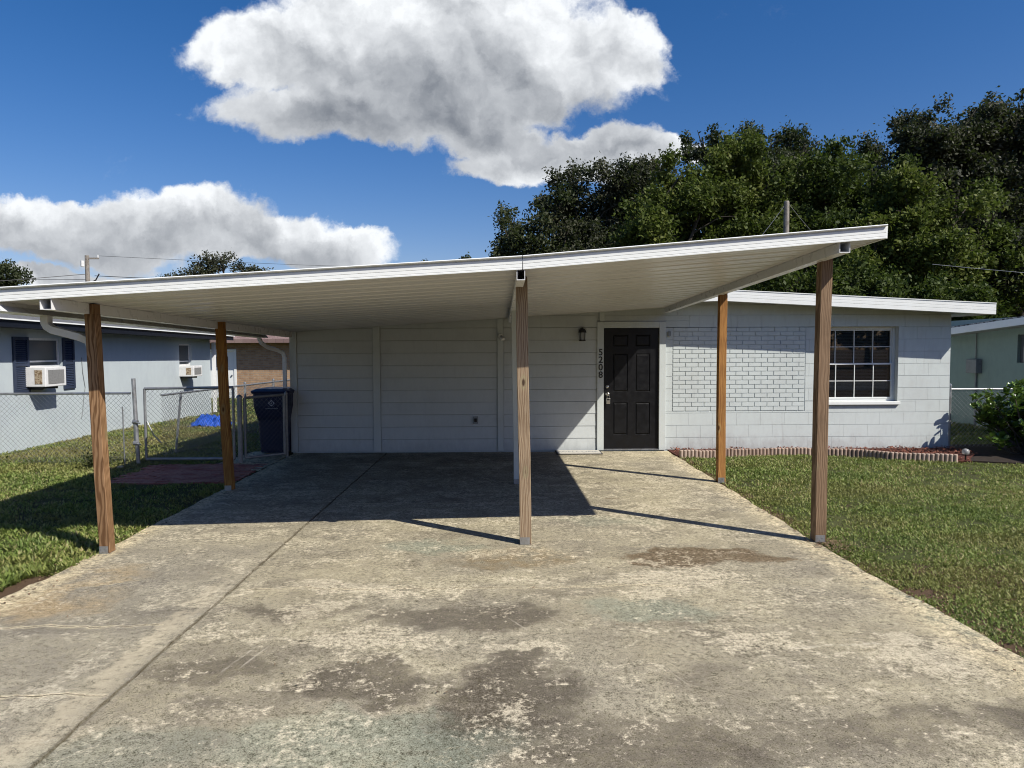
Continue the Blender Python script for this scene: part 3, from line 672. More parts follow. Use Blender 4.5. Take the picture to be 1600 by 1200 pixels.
# ------------------------------------------------------------------ the carport
cp = thing('carport', (-.3, 8.6, 0), 'white aluminium lean-to carport roof on wooden posts over the concrete driveway', 'carport')
SX = .172
def interp(x, P):
    for (a, b), (c, d) in zip(P, P[1:]):
        if x <= c or (c, d) == P[-1]: return b + (d - b) * (x - a) / (c - a)
YF = lambda x: interp(x, [(-3.9, 5.42), (SX, 5.575), (3.1, 5.605)])
ZF = lambda x: interp(x, [(-3.78, 2.070), (-2.55, 2.147), (SX, 2.318), (3.03, 2.558)])
ZB = lambda x: interp(x, [(-3.78, 1.955), (SX, 2.196), (2.8, 2.362)])
def zb(x, y):
    s = (y - YF(x)) / (11.7 - YF(x)); return ZF(x) + (ZB(x) - ZF(x)) * s
XR = lambda y: 3.03 + (2.80 - 3.03) * (y - 5.6) / 6.1
def panel(xa, xb, name, label):
    # underside: pans 0.3 m wide with pressed ribs, running from beam to beam
    st = []; s = .02
    while s < 6.09:
        for d, h in ((0, 0), (.065, 0), (.072, .0025), (.082, .0025), (.089, 0), (.165, 0), (.172, .0025), (.182, .0025), (.189, 0), (.284, 0), (.291, -.007), (.302, -.007)):
            if s + d < 6.1: st.append((s + d, h))
        s += .305
    st.append((6.12, 0)); NX = 9
    m = MB(); V = []; F = []
    for sy, h in st:
        for i in range(NX):
            y = 0; y0 = 5.42
            xr = xb if xb is not None else None
            f = i / (NX - 1)
            yq = 5.6 + sy; x1 = xb if xb is not None else XR(yq); x = xa + (x1 - xa) * f
            y = YF(x) + sy * (11.715 - YF(x)) / 6.12
            V.append((x, y, zb(x, y) + h + .0))
    nb = len(V)
    for j in range(len(st) - 1):
        for i in range(NX - 1): F.append((j * NX + i, (j + 1) * NX + i, (j + 1) * NX + i + 1, j * NX + i + 1))
    m.add(V, F)
    # top skin and edges
    V2 = []; ny = 13
    for j in range(ny):
        for i in range(NX):
            f = i / (NX - 1); yq = 5.6 + 6.12 * j / (ny - 1); x1 = xb if xb is not None else XR(yq); x = xa + (x1 - xa) * f
            y = YF(x) + .01 + (11.715 - YF(x)) * j / (ny - 1); V2.append((x, y, zb(x, y) + .082))
    m.add(V2, [(j * NX + i, j * NX + i + 1, (j + 1) * NX + i + 1, (j + 1) * NX + i) for j in range(ny - 1) for i in range(NX - 1)])
    for i0 in (0, NX - 1):
        m.loft([[V2[j * NX + i0], (V2[j * NX + i0][0], V2[j * NX + i0][1], zb(*V2[j * NX + i0][:2]) + .001)] for j in range(ny)], closed=False)
    o = m.build(name, M['panel'], cp, fix=False); o['label'] = label
    # front fascia channel with rolled top lip
    fp = [(.03, .100), (-.030, .100), (-.036, .094), (-.030, .088), (-.008, .086), (-.008, .079), (-.012, .076), (-.012, .040), (-.008, .037), (-.012, .034), (-.013, .012), (-.010, .009), (-.014, .005), (-.014, -.006), (.03, -.006)]
    m = MB(); xe = xb if xb is not None else 3.035; k = 12
    m.loft([[(x, YF(x) + a, ZF(x) + b) for a, b in fp] for x in [xa + (xe - xa) * i / k for i in range(k + 1)]])
    fo = m.build('fascia', M['fascia'], o, bevel=0)
    return o
pl = panel(-3.80, SX - .003, 'roof_panel', 'long left carport roof panel, lower at its outer end')
prr = panel(SX + .003, None, 'roof_panel', 'right carport roof panel, rising to its outer corner')
# drip edge on the right side
m = MB(); rings = []
for j in range(13):
    y = 5.6 + 6.1 * j / 12; x = XR(y); z = zb(x, y); rings.append([(x - .002, y, z - .006), (x + .018, y, z - .006), (x + .020, y, z + .10), (x - .002, y, z + .10)])
m.loft(rings); m.build('side_trim', M['fascia'], prr)
# gutter on the low left side
m = MB(); m2 = MB()
def gr(y):
    z = zb(-3.8, y); return [(-3.803, y, z + .075), (-3.795, y, z + .0), (-3.735, y, z - .075), (-3.90, y, z - .080), (-3.925, y, z - .03), (-3.965, y, z + .01), (-3.965, y, z + .085), (-3.955, y, z + .085), (-3.95, y, z + .012), (-3.91, y, z - .03), (-3.89, y, z - .068), (-3.76, y, z - .066)]
gut = m.loft([gr(y) for y in (5.405, 7, 9, 11.5)]).build('gutter', M['white'], cp)
e = gr(5.400); MB().loft([[e[i] for i in (0, 1, 2, 3, 4, 5, 6)], [(p[0], p[1] + .003, p[2]) for p in (e[i] for i in (0, 1, 2, 3, 4, 5, 6))]]).build('end_cap', M['fascia'], gut)
def duct(pts, w, d, name, mat, parent):      # rectangular downspout swept along points
    m = MB(); P = [Vector(p) for p in pts]; rings = []
    for i, p in enumerate(P):
        t_ = (P[min(i + 1, len(P) - 1)] - P[max(i - 1, 0)]).normalized(); side = Vector((0, 1, 0)); side = (side - t_ * side.dot(t_)).normalized(); up = t_.cross(side)
        rings.append([tuple(p + side * a * d / 2 + up * b * w / 2) for a, b in ((-1, -1), (1, -1), (1, 1), (-1, 1))])
    return m.loft(rings).build(name, mat, parent, bevel=.004)
duct([(-3.80, 6.02, 1.99), (-3.80, 6.02, 1.925), (-3.785, 6.02, 1.895), (-3.745, 6.02, 1.868), (-3.54, 6.04, 1.81), (-3.48, 6.07, 1.78), (-3.455, 6.08, 1.70), (-3.425, 6.08, .9), (-3.405, 6.08, .10)], .062, .075, 'downspout', M['white'], gut)
duct([(-3.82, 11.32, 1.90), (-3.82, 11.32, 1.86), (-3.80, 11.35, 1.80), (-3.74, 11.45, 1.73), (-3.62, 11.58, 1.68), (-3.545, 11.62, 1.64), (-3.525, 11.63, 1.56), (-3.525, 11.63, .05)], .058, .05, 'downspout', M['white'], gut)
# beams: open-topped channels under the panels
BH = .088
def beam(xc, y0, w, label):
    m = MB(); rings = []
    for j in range(8):
        y = y0 + (11.6 - y0) * j / 7; z = zb(xc, y)
        zl, zr = zb(xc - w / 2, y) - .003, zb(xc + w / 2, y) - .003; b = z - BH
        rings.append([(xc - w / 2, y, zl), (xc - w / 2, y, b), (xc + w / 2, y, b), (xc + w / 2, y, zr), (xc + w / 2 - .005, y, zr), (xc + w / 2 - .005, y, b + .006), (xc - w / 2 + .005, y, b + .006), (xc - w / 2 + .005, y, zl)])
    o = m.loft(rings).build('beam', M['white'], cp); o['label'] = label
    return o
beam(-3.432, 5.435, .088, 'left carport beam'); beam(.158, 5.57, .066, 'middle carport beam'); beam(2.722, 5.62, .085, 'right carport beam')
# posts
def post(bx, by, tx, ty, mat, label, notch=None, w=.092, zadd=0.):
    """leaning square post; notch = (side, width) cuts a seat for the beam on that side"""
    z1 = zb(tx, ty) - BH - .002; top = zb(tx, ty) - .006
    m = MB(); P = lambda f, z: (bx + (tx - bx) * f, by + (ty - by) * f, z)
    h = w / 2; rg = []; K = 6
    for i in range(K + 1):
        f = i / K; c = P(f, z1 * f); dx = .004 * math.sin(f * 5 + bx * 3)
        rg.append([(c[0] - h + dx, c[1] - h, c[2] + .004), (c[0] + h + dx, c[1] - h, c[2] + .004), (c[0] + h + dx, c[1] + h, c[2] + .004), (c[0] - h + dx, c[1] + h, c[2] + .004)])
    m.loft(rg)
    if notch:
        s, nw = notch; c = P(1, z1); dx = .004 * math.sin(5 + bx * 3)
        a0, a1 = (c[0] - h + nw, c[0] + h) if s < 0 else (c[0] - h, c[0] + h - nw)
        a0 += dx + .0015; a1 += dx - .0015
        m.box(a0, a1, c[1] - h + .0015, c[1] + h - .0015, z1 + .002, top)
    o = m.build('post', mat, cp, bevel=.004); o['label'] = label
    b = MB(); b.box(bx - h + .004, bx + h - .012, by - h - .0055, by - h - .0015, .0, .062); b.box(bx - h + .004, bx + h - .012, by + h + .002, by + h + .006, .0, .062); b.box(bx - h, bx + h, by - h, by + h, .0005, .0035)
    for k in range(3): b.tube([(bx - .025 + .02 * k, by - h - .005, .02 + .020 * ((k + 1) % 2)), (bx - .025 + .02 * k, by - h - .010, .02 + .020 * ((k + 1) % 2))], .005, 6)
    b.build('post_bracket', M['galv'], o)
    return o
post(-3.318, 5.95, -3.392, 5.97, M['wood_a'], 'front left post with bold dark grain, leaning slightly outwards', (-1, .030), w=.088)
post(-3.290, 8.58, -3.375, 8.62, M['wood_e'], 'back left post, amber brown, in the shade', (-1, .03), w=.095)
post(.204, 6.13, .182, 6.13, M['wood_d'], 'front middle post, pale pine with green-ringed knots', (-1, .058), w=.100)
post(.196, 8.88, .180, 8.88, M['trim'], 'back middle post painted white', None, w=.09)
post(2.775, 6.12, 2.790, 6.12, M['wood_b'], 'front right post, weathered grey brown', (-1, .03), w=.098)
post(2.770, 8.88, 2.772, 8.88, M['wood_c'], 'back right post, orange brown', (-1, .03), w=.095)

# ------------------------------------------------------------------ garden edging: scalloped sections on a curve
path = [(2.775, 10.98), (3.2, 11.03), (3.65, 11.12), (4.3, 11.19), (4.93, 11.19), (5.3, 11.12), (5.6, 11.02), (5.95, 10.70), (6.45, 10.50), (6.99, 10.29)]
seg = []; acc = 0
for (a, b), (c, d) in zip(path, path[1:]):
    L = math.hypot(c - a, d - b)
    k = max(1, round(L / .05))
    for i in range(k): seg.append((a + (c - a) * i / k, b + (d - b) * i / k))
seg.append(path[-1])
def at_len(s):
    a = 0
    for (x0, y0), (x1, y1) in zip(seg, seg[1:]):
        L = math.hypot(x1 - x0, y1 - y0)
        if a + L >= s: f = (s - a) / L; return x0 + (x1 - x0) * f, y0 + (y1 - y0) * f
        a += L
    return seg[-1]
tot = sum(math.hypot(c - a, d - b) for (a, b), (c, d) in zip(seg, seg[1:]))
proto = None; NS = int(tot / .302)
for i in range(NS):
    (xa, ya), (xb, yb) = at_len(i * .302), at_len(i * .302 + .298)
    if proto is None:
        m = MB()
        for k in range(5):
            cxx = .03 + k * .0596; ring = [(cxx + .0285 * math.cos(q), -.030 * math.sin(q) - .005) for q in [math.pi * j / 8 for j in range(9)]] + [(cxx - .0285, .022), (cxx + .0285, .022)]
            m.loft([[(x, y, z) for x, y in ring] for z in (-.06, .085)] + [[(cxx + (x - cxx) * .82, y * .8, .094) for x, y in ring]])
        m.box(.001, .299, -.004, .020, -.06, .075)
        proto = m.build('garden_edging', M['terra']); o = proto
    else:
        o = proto.copy(); COL.objects.link(o)
    rr = random.Random(i); o.location = (xa, ya, rr.uniform(-.010, .008) + (.012 if i == NS - 1 else 0)); o.rotation_euler = (rr.uniform(-.05, .05), rr.uniform(-.02, .02), math.atan2(yb - ya, xb - xa))
    tag(o, 'scalloped terracotta-coloured edging block in the curved border along the white wall', 'edging', 'scalloped edging blocks of the border')
# red mulch chips
N = 5200; P = RNG.uniform((2.78, 10.35), (7.45, 11.68), (N, 2))
ylo = np.interp(P[:, 0], [p[0] for p in path], [p[1] + .05 for p in path]); ylo = np.where(P[:, 0] > 7, 10.9, ylo); P = P[P[:, 1] > ylo]; N = len(P)
def cards(P3, L, W, tilt, rnd):
    """one quad per point, length L, width W (arrays), random heading and tilt"""
    n = len(P3); a = RNG.uniform(0, 2 * np.pi, n); t = RNG.uniform(-tilt, tilt, n); r = RNG.uniform(-tilt, tilt, n)
    u = np.stack([np.cos(a) * np.cos(t), np.sin(a) * np.cos(t), np.sin(t)], 1); w0 = np.stack([-np.sin(a), np.cos(a), np.zeros(n)], 1)
    nn = np.cross(u, w0); w = w0 * np.cos(r)[:, None] + nn * np.sin(r)[:, None]
    u = u * (L / 2)[:, None]; w = w * (W / 2)[:, None]
    V = np.stack([P3 - u, P3 - w, P3 + u, P3 + w], 1).reshape(-1, 3); F = np.arange(4 * n).reshape(n, 4)
    return V, F
V, F = cards(np.c_[P, RNG.uniform(.008, .045, N) + .012 * np.sin(P[:, 0] * 7)], RNG.uniform(.03, .07, N), RNG.uniform(.012, .03, N), .6, None)
tag(np_mesh('mulch', V, F, M['mulch'], attr=RNG.uniform(0, 1, N)), 'red bark mulch scattered in the bed between the border and the wall', 'mulch', kind='stuff')

# garden light
t = thing('garden_light', (6.92, 10.42, 0), 'small frosted garden light by the right end of the scalloped border', 'garden light')
m = MB(); m.tube([(6.92, 10.42, 0), (6.92, 10.42, .10)], .012, 8); m.build('stake', M['black'], t)
m = MB(); m.loft([[(6.92 + r * math.cos(2 * math.pi * k / 12), 10.42 + r * math.sin(2 * math.pi * k / 12), h) for k in range(12)] for h, r in ((.09, .03), (.10, .05), (.145, .052), (.17, .036), (.18, .003))]); m.build('dome', M['lampglass'], t, smooth=True)

# ------------------------------------------------------------------ chain link fences
def mesh_wires(m, A, B, z0, z1, zoff=(0, 0), pitch=.075, r=.0021):
    A = Vector((A[0], A[1], 0)); B = Vector((B[0], B[1], 0)); L = (B - A).length; u = (B - A) / L; H = z1 - z0
    nrm = Vector((-u.y, u.x, 0)) * .004
    k = -H
    while k < L:
        for sgn in (0, 1):
            s0, s1 = (k, k + H); h0, h1 = (0, H) if sgn == 0 else (H, 0)
            if s0 < 0: f = -s0 / (s1 - s0); h0 = h0 + (h1 - h0) * f; s0 = 0
            if s1 > L: f = (L - s0) / (s1 - s0); h1 = h0 + (h1 - h0) * f; s1 = L
            if s1 - s0 > .01:
                o_ = nrm * (1 if sgn else -1)
                g0 = zoff[0] + (zoff[1] - zoff[0]) * s0 / L; g1 = zoff[0] + (zoff[1] - zoff[0]) * s1 / L
                m.tube([A + u * s0 + o_ + Vector((0, 0, z0 + h0 + g0)), A + u * s1 + o_ + Vector((0, 0, z0 + h1 + g1))], r, 3, caps=False)
        k += pitch
def fence(name, A, B, npost, label, top=1.05, skip=(), zoff=(0, 0), mat='galv', posth=None):
    t = thing(name, (A[0], A[1], 0), label, 'fence'); A = Vector((A[0], A[1], 0)); B = Vector((B[0], B[1], 0))
    for i in range(npost):
        if i in skip: continue
        f = i / (npost - 1); p = A.lerp(B, f); g = zoff[0] + (zoff[1] - zoff[0]) * f; h = top + .04 + (posth or 0) * (i == 0)
        m = MB(); m.tube([(p.x, p.y, g - .15), (p.x, p.y, g + h)], .024, 10); m.tube([(p.x, p.y, g + h), (p.x, p.y, g + h + .02), (p.x, p.y, g + h + .035)], [.030, .026, .006], 10)
        m.build('fence_post', M[mat], t, smooth=False)
    m = MB(); m.tube([(A.x, A.y, zoff[0] + top), (B.x, B.y, zoff[1] + top)], .018, 8); m.build('top_rail', M[mat], t)
    m = MB(); mesh_wires(m, A, B, .02, top - .015, zoff); m.build('chain_link', M[mat], t, fix=False)
    return t
fence('chain_link_fence', (-9.6, 10.66), (-5.535, 10.68), 3, 'galvanised chain-link fence left of the gate, in front of the blue-grey house', skip=(2,))
t = thing('fence_end_post', (-5.50, 10.72, 0), 'tall bare galvanised post where the left chain-link fence meets the wide gate', 'post')
m = MB(); m.tube([(-5.46, 10.70, -.1), (-5.50, 10.70, 1.27)], .030, 12); m.build('pole', M['galv'], t)
m = MB()
for z in (.30, .62): m.tube([(-5.49, 10.665, z), (-5.40, 10.665, z - .02)], .012, 6); m.tube([(-5.515, 10.69, z), (-5.45, 10.69, z)], .036, 10)
m.box(-5.515, -5.485, 10.690, 10.700, .28, .64); m.build('hinge_bracket', M['galv'], t)
o = MB().tube([(-5.60, 10.58, -.1), (-5.61, 10.58, .86)], .010, 8).build('steel_rod', M['galv']); tag(o, 'thin steel rod standing upright just left of the tall fence post', 'rod')
def gate(name, A, B, z0, z1, label):
    t = thing(name, (A[0], A[1], 0), label, 'gate'); m = MB(); a = (A[0], A[1]); b = (B[0], B[1])
    m.tube([(*a, z0), (*a, z1)], .020, 10); m.tube([(*b, z0), (*b, z1)], .020, 10); m.tube([(*a, z1), (*b, z1 + .015)], .020, 10); m.tube([(*a, z0), (*b, z0)], .022, 10); m.build('gate_frame', M['galvgate'], t)
    m = MB(); mesh_wires(m, a, b, z0 + .02, z1 - .015); m.build('chain_link', M['galvgate'], t, fix=False)
    return t
gw = gate('gate', (-5.36, 10.74), (-4.03, 10.72), .05, 1.115, 'wide chain-link gate between the tall bare post and the driveway post')
m = MB(); m.tube([(-5.33, 10.73, .62), (-5.22, 10.70, .42), (-5.10, 10.68, .30)], .009, 6); m.build('latch_rod', M['galvgate'], gw)
t = thing('gate_post', (-3.945, 10.74, 0), 'dark round gate post between the wide and the narrow chain-link gates', 'post')
m = MB(); m.tube([(-3.945, 10.74, -.1), (-3.945, 10.74, .965)], .036, 12); m.build('pole', M['galvgate'], t)
m = MB(); m.tube([(-3.945, 10.74, .965), (-3.945, 10.74, .985), (-3.945, 10.74, 1.01), (-3.945, 10.74, 1.02)], [.045, .044, .026, .004], 12); m.build('cap', M['galvgate'], t)
gate('gate', (-3.885, 10.78), (-3.425, 11.22), .05, .965, 'narrow chain-link gate in front of the navy bin at the house corner')
t = thing('gate_post', (-3.40, 11.30, 0), 'slim gate post at the left corner of the grey house beside the navy bin', 'post')
m = MB(); m.tube([(-3.415, 11.30, -.1), (-3.415, 11.30, .99)], .025, 12); m.build('pole', M['galvgate'], t)
m = MB(); m.tube([(-3.415, 11.30, .99), (-3.415, 11.30, 1.005), (-3.415, 11.30, 1.03)], [.031, .030, .004], 12); m.build('cap', M['galvgate'], t)
fence('chain_link_fence', (-5.33, 11.2), (-5.15, 19.8), 6, 'chain-link fence running back along the side yard towards the brick house', top=.985, zoff=(0, -.06), skip=(0, 1))
o = MB().tube([(-5.50, 12.0, -.1), (-5.40, 12.05, 1.0)], .020, 10).build('leaning_fence_pole', M['galv']); tag(o, 'leaning galvanised pole standing in the yard behind the wide gate', 'pole')
fence('chain_link_fence', (7.515, 11.76), (10.25, 11.70), 3, 'chain-link fence between the white block wall and the pale green house', top=.985, posth=.02)

# ------------------------------------------------------------------ bin
t = thing('wheelie_bin', (-3.66, 11.70, 0), 'navy plastic wheelie bin with a pale emblem behind the narrow gate', 'bin')
bx, by = -3.70, 11.78
def rect(w, d, z, dy=0, r=.04):
    out = []
    for sx, sy, a0 in ((1, 1, 0), (-1, 1, 90), (-1, -1, 180), (1, -1, 270)):
        for k in range(4):
            a = R(a0 + k * 30); out.append((bx + sx * (w / 2 - r) + r * math.cos(a), by + dy + sy * (d / 2 - r) + r * math.sin(a), z))
    return out
m = MB(); m.loft([rect(.42, .50, .02), rect(.43, .52, .06), rect(.47, .58, .55), rect(.49, .62, .60, -.01), rect(.56, .70, .78, -.02), rect(.57, .71, .98, -.02), rect(.60, .74, .985, -.02), rect(.60, .74, 1.0, -.02)]); m.build('bin_body', M['binblue'], t)
m = MB(); m.loft([rect(.61, .76, 1.002, -.02), rect(.62, .77, 1.015, -.02), rect(.61, .76, 1.035, -.02), rect(.50, .62, 1.062, -.02), rect(.3, .4, 1.070, -.02)]); m.build('lid', M['binblue'], t)
m = MB(); m.tube([(bx - .24, by + .37, .97), (bx - .24, by + .43, .99), (bx + .24, by + .43, .99), (bx + .24, by + .37, .97)], .014, 8); m.build('handle', M['binblue'], t)
for sx in (-1, 1): m = MB(); m.tube([(bx + sx * .235, by + .25, .12), (bx + sx * .275, by + .25, .12)], .115, 20); m.build('wheel', M['rubber'], t)
# emblem: four leaves round a hollow diamond, and a line of small print
m = MB(); ex, ez, ey = bx + .02, .835, by - .3785
def flat(pts, mm): mm.loft([[(ex + x, ey, ez + z) for x, z in pts], [(ex + x, ey - .002, ez + z) for x, z in pts]])
for a in range(4):
    q = math.pi / 2 * a; rot = lambda x, z: (x * math.cos(q) - z * math.sin(q), x * math.sin(q) + z * math.cos(q))
    flat([rot(*p) for p in ((0, .052), (.022, .032), (.020, .022), (.012, .024), (0, .036), (-.012, .024), (-.020, .022), (-.022, .032))], m)
flat([(0, .014), (.012, 0), (0, -.014), (-.012, 0)], m)
m.build('emblem', M['binmark'], t); m = MB()
for k in range(9): flat([(-.10 + k * .023, -.085), (-.082 + k * .023, -.085), (-.082 + k * .023, -.079), (-.10 + k * .023, -.079)], m)
m.build('small_print', M['binmark'], t)

# ------------------------------------------------------------------ blue-grey neighbour house on the left
nh = thing('neighbour_house', (-11, 14, 0), 'blue-grey stucco house with navy shutters and dark fascia, seen beyond the left fence', 'house')
XW = -8.3; W1 = (12.62, 13.56, 1.385, 1.915); W2 = (18.47, 19.20, 1.27, 1.845); ND = (0, 0, 0, 0)
m = MB()
for r in minus((5.5, 20.42, -.2, 2.16), [W1, W2]): m.box(XW - .16, XW, r[0], r[1], r[2], r[3])
m.box(-14, XW - .16, 20.26, 20.42, -.2, 2.1); m.box(-14, XW - .16, 5.5, 5.66, -.2, 2.1); m.box(-14, -13.85, 5.66, 20.26, -.2, 2.1); m.build('wall', M['bluewall'], nh)
def ez_(y): return 2.205 - (y - 11.08) * .0118
m = MB(); m.loft([[(-7.86, y, ez_(y) - .02), (-7.86, y, ez_(y)), (-11, y, ez_(y) + .5), (-14.5, y, ez_(y) - .0), (-14.5, y, ez_(y) - .02), (-11, y, ez_(y) + .48)] for y in (5.0, 20.95)]); r_ = m.build('roof', M['greyroof'], nh)
m = MB(); m.loft([[(-7.85, y, ez_(y) - .13), (-7.83, y, ez_(y) - .13), (-7.83, y, ez_(y) - .018), (-7.85, y, ez_(y) - .018)] for y in (5.0, 20.97)]); m.build('fascia', M['navytrim'], r_)
m = MB(); m.loft([[(-7.87, y, ez_(y) - .016), (-7.79, y, ez_(y) - .016), (-7.79, y, ez_(y) + .006), (-7.87, y, ez_(y) + .012)] for y in (5.0, 20.98)]); m.build('drip_edge', M['fascia'], r_)
m = MB(); m.loft([[(-8.35, y, ez_(y) - .12), (-7.851, y, ez_(y) - .12), (-7.851, y, ez_(y) - .10), (-8.35, y, ez_(y) - .10)] for y in (5.0, 20.95)]); m.build('soffit', M['navytrim'], r_)
for y0, y1, z0, z1 in (W1, W2):
    m = MB(); m.box(XW - .09, XW - .05, y0, y0 + .04, z0, z1); m.box(XW - .09, XW - .05, y1 - .04, y1, z0, z1); m.box(XW - .09, XW - .05, y0 + .04, y1 - .04, z1 - .04, z1); m.box(XW - .09, XW - .05, y0 + .04, y1 - .04, z0, z0 + .04)
    m.box(XW - .088, XW - .055, y0 + .04, y1 - .04, z0 + (z1 - z0) * .18, z0 + (z1 - z0) * .18 + .03)
    w = m.build('window', M['acwhite'], nh); MB().box(XW - .075, XW - .07, y0 + .03, y1 - .03, z0 + .03, z1 - .03).build('pane', M['glass_dark'], w)
    MB().box(XW - .14, XW - .10, y0 + .02, y1 - .02, z0 + .02, z1 - .02).build('curtain', M['acwhite'], w)
for y0, y1 in ((12.20, 12.60), (13.58, 13.93)):
    m = MB(); m.box(XW, XW + .03, y0, y0 + .05, .96, 1.93); m.box(XW, XW + .03, y1 - .05, y1, .96, 1.93)
    for z in (.96, 1.42, 1.88): m.box(XW, XW + .03, y0 + .05, y1 - .05, z, z + .05)
    z = 1.02
    while z < 1.88:
        if not 1.39 < z < 1.48: m.hexa([(XW + .004, y0 + .05, z), (XW + .026, y0 + .05, z), (XW + .026, y1 - .05, z), (XW + .004, y1 - .05, z), (XW + .002, y0 + .05, z + .028), (XW + .006, y0 + .05, z + .03), (XW + .006, y1 - .05, z + .03), (XW + .002, y1 - .05, z + .028)])
        z += .033
    m.build('shutter', M['navy'], nh)
duct([(-8.22, 20.48, 1.9), (-8.22, 20.48, -.1)], .09, .09, 'downspout', M['white'], nh)
def ac(y0, y1, z0, z1, d, label):
    t = thing('window_air_conditioner', (XW, (y0 + y1) / 2, z0), label, 'air conditioner', 'window air conditioners of the blue-grey house')
    xf = XW + d
    m = MB(); m.box(XW - .05, xf, y0, y1, z0, z1); m.build('casing', M['acwhite'], t, bevel=.012)
    m = MB(); m.box(xf + .001, xf + .006, y0 + (y1 - y0) * .12, y1 - .07, z0 + .05, z1 - .05); m.build('rear_grille', M['acgrille'], t)
    m = MB(); m.box(XW + d * .48, XW + d * .84, y0 - .005, y0 - .001, z0 + .05, z1 - .05)
    m.build('side_vent', M['accoil'], t)
    for yy in (y0 + .08, y1 - .10): MB().box(XW, XW + d * .7, yy, yy + .02, z0 - .05, z0 - .002).build('bracket', M['black'], t)
ac(12.50, 13.09, 1.055, 1.40, .36, 'large white window air conditioner with rusty side vent between the navy shutters')
ac(18.45, 19.0, 1.0, 1.275, .36, 'smaller white window air conditioner under the narrow far window of the blue-grey house')
o = MB().tube([(XW + .012, 14.18, 1.55), (XW + .014, 14.20, 1.25), (XW + .012, 14.27, .95), (XW + .014, 14.20, .72), (XW + .012, 14.16, .50), (XW + .02, 14.10, .35)], .006, 6).build('hanging_cable', M['utility']); tag(o, 'thin loose cable hanging down the blue-grey wall right of the shuttered window', 'cable')

# ------------------------------------------------------------------ brick house at the back
bh = thing('brick_house', (-8, 31, -.35), 'brown brick house with maroon shingle roof at the back of the side yard', 'house')
m = MB()
for r in minus((-16, -2, -.5, 2.1), [(-12.33, -11.10, -.5, 1.70)]): m.box(r[0], r[1], 30, 30.3, r[2], r[3])
m.build('wall', M['brickwall'], bh)
m = MB(); m.loft([[(x, 29.35, 2.02), (x, 29.35, 2.10), (x, 36, 4.4), (x, 42, 2.1), (x, 42, 2.0)] for x in (-17, -1.5)]); r_ = m.build('roof', M['shingle'], bh)
m = MB(); m.box(-17, -1.5, 29.30, 29.348, 1.96, 2.11); m.build('fascia', M['shingle'], r_)
m = MB(); m.box(-17, -1.5, 29.36, 30.2, 1.97, 2.0); m.build('soffit', M['dark'], r_)
m = MB(); m.box(-12.33, -12.23, 29.97, 30.1, -.4, 1.70); m.box(-11.20, -11.10, 29.97, 30.1, -.4, 1.70); m.box(-12.23, -11.20, 29.97, 30.1, 1.62, 1.70); m.build('door_frame', M['fascia'], bh)
m = MB(); hol = [(-11.95, -11.45, .95, 1.40)]
for r in minus((-12.22, -11.21, -.4, 1.61), hol): m.box(r[0], r[1], 30.0, 30.05, r[2], r[3])
d_ = m.build('door', M['fascia'], bh); MB().box(-11.97, -11.43, 30.03, 30.04, .93, 1.42).build('pane', M['glass_dark'], d_)
lathe(-11.30, .60, 30.0, [(0, .04), (.05, .03), (.06, .001)], 10).build('knob', M['nickel'], d_)

# ------------------------------------------------------------------ pale green house on the right
gh = thing('neighbour_house', (12, 14, 0), 'pale green stucco house with a flaking white roof edge beyond the right fence', 'house')
m = MB(); hol = [(13.35, 14.03, 1.37, 1.93)]
for r in minus((9.0, 19.0, -.2, 2.28), hol): m.box(10.3, 10.45, r[0], r[1], r[2], r[3])
m.box(10.45, 16, 9.0, 9.15, -.2, 2.2); m.build('wall', M['greenwall'], gh)
def rz(y): return 2.245 - (y - 13.07) * .066
m = MB(); m.loft([[(9.78, y, rz(y) - .02), (9.76, y, rz(y) + .03), (13.5, y, rz(y) + .30), (17, y, rz(y)), (17, y, rz(y) - .03), (13.5, y, rz(y) + .26)] for y in (8.6, 16.2)]); r_ = m.build('roof', M['whiteroof'], gh)
m = MB(); m.loft([[(9.74, y, rz(y) - .14), (9.758, y, rz(y) - .14), (9.758, y, rz(y) + .00), (9.74, y, rz(y) + .00)] for y in (8.6, 16.2)]); m.build('fascia', M['fascia'], r_)
m = MB(); m.loft([[(9.76, y, rz(y) - .12), (10.35, y, rz(y) - .12), (10.35, y, rz(y) - .09), (9.76, y, rz(y) - .09)] for y in (8.6, 16.2)]); m.build('soffit', M['trim'], r_)
m = MB(); m.box(10.36, 10.40, 13.35, 14.03, 1.37, 1.93); w = m.build('window', M['glass_dark'], gh)
t = thing('electric_meter_box', (10.3, 15.3, 1.1), 'grey utility box with a conduit on the pale green wall behind the right fence', 'utility box')
m = MB(); m.box(10.16, 10.298, 15.05, 15.38, 1.12, 1.42); m.build('box_body', M['utility'], t, bevel=.01)
m = MB(); m.tube([(10.27, 15.22, 1.42), (10.27, 15.22, 2.05)], .012, 6); m.tube([(10.27, 15.20, 1.12), (10.27, 15.20, .0)], .020, 8); m.build('conduit', M['utility'], t)

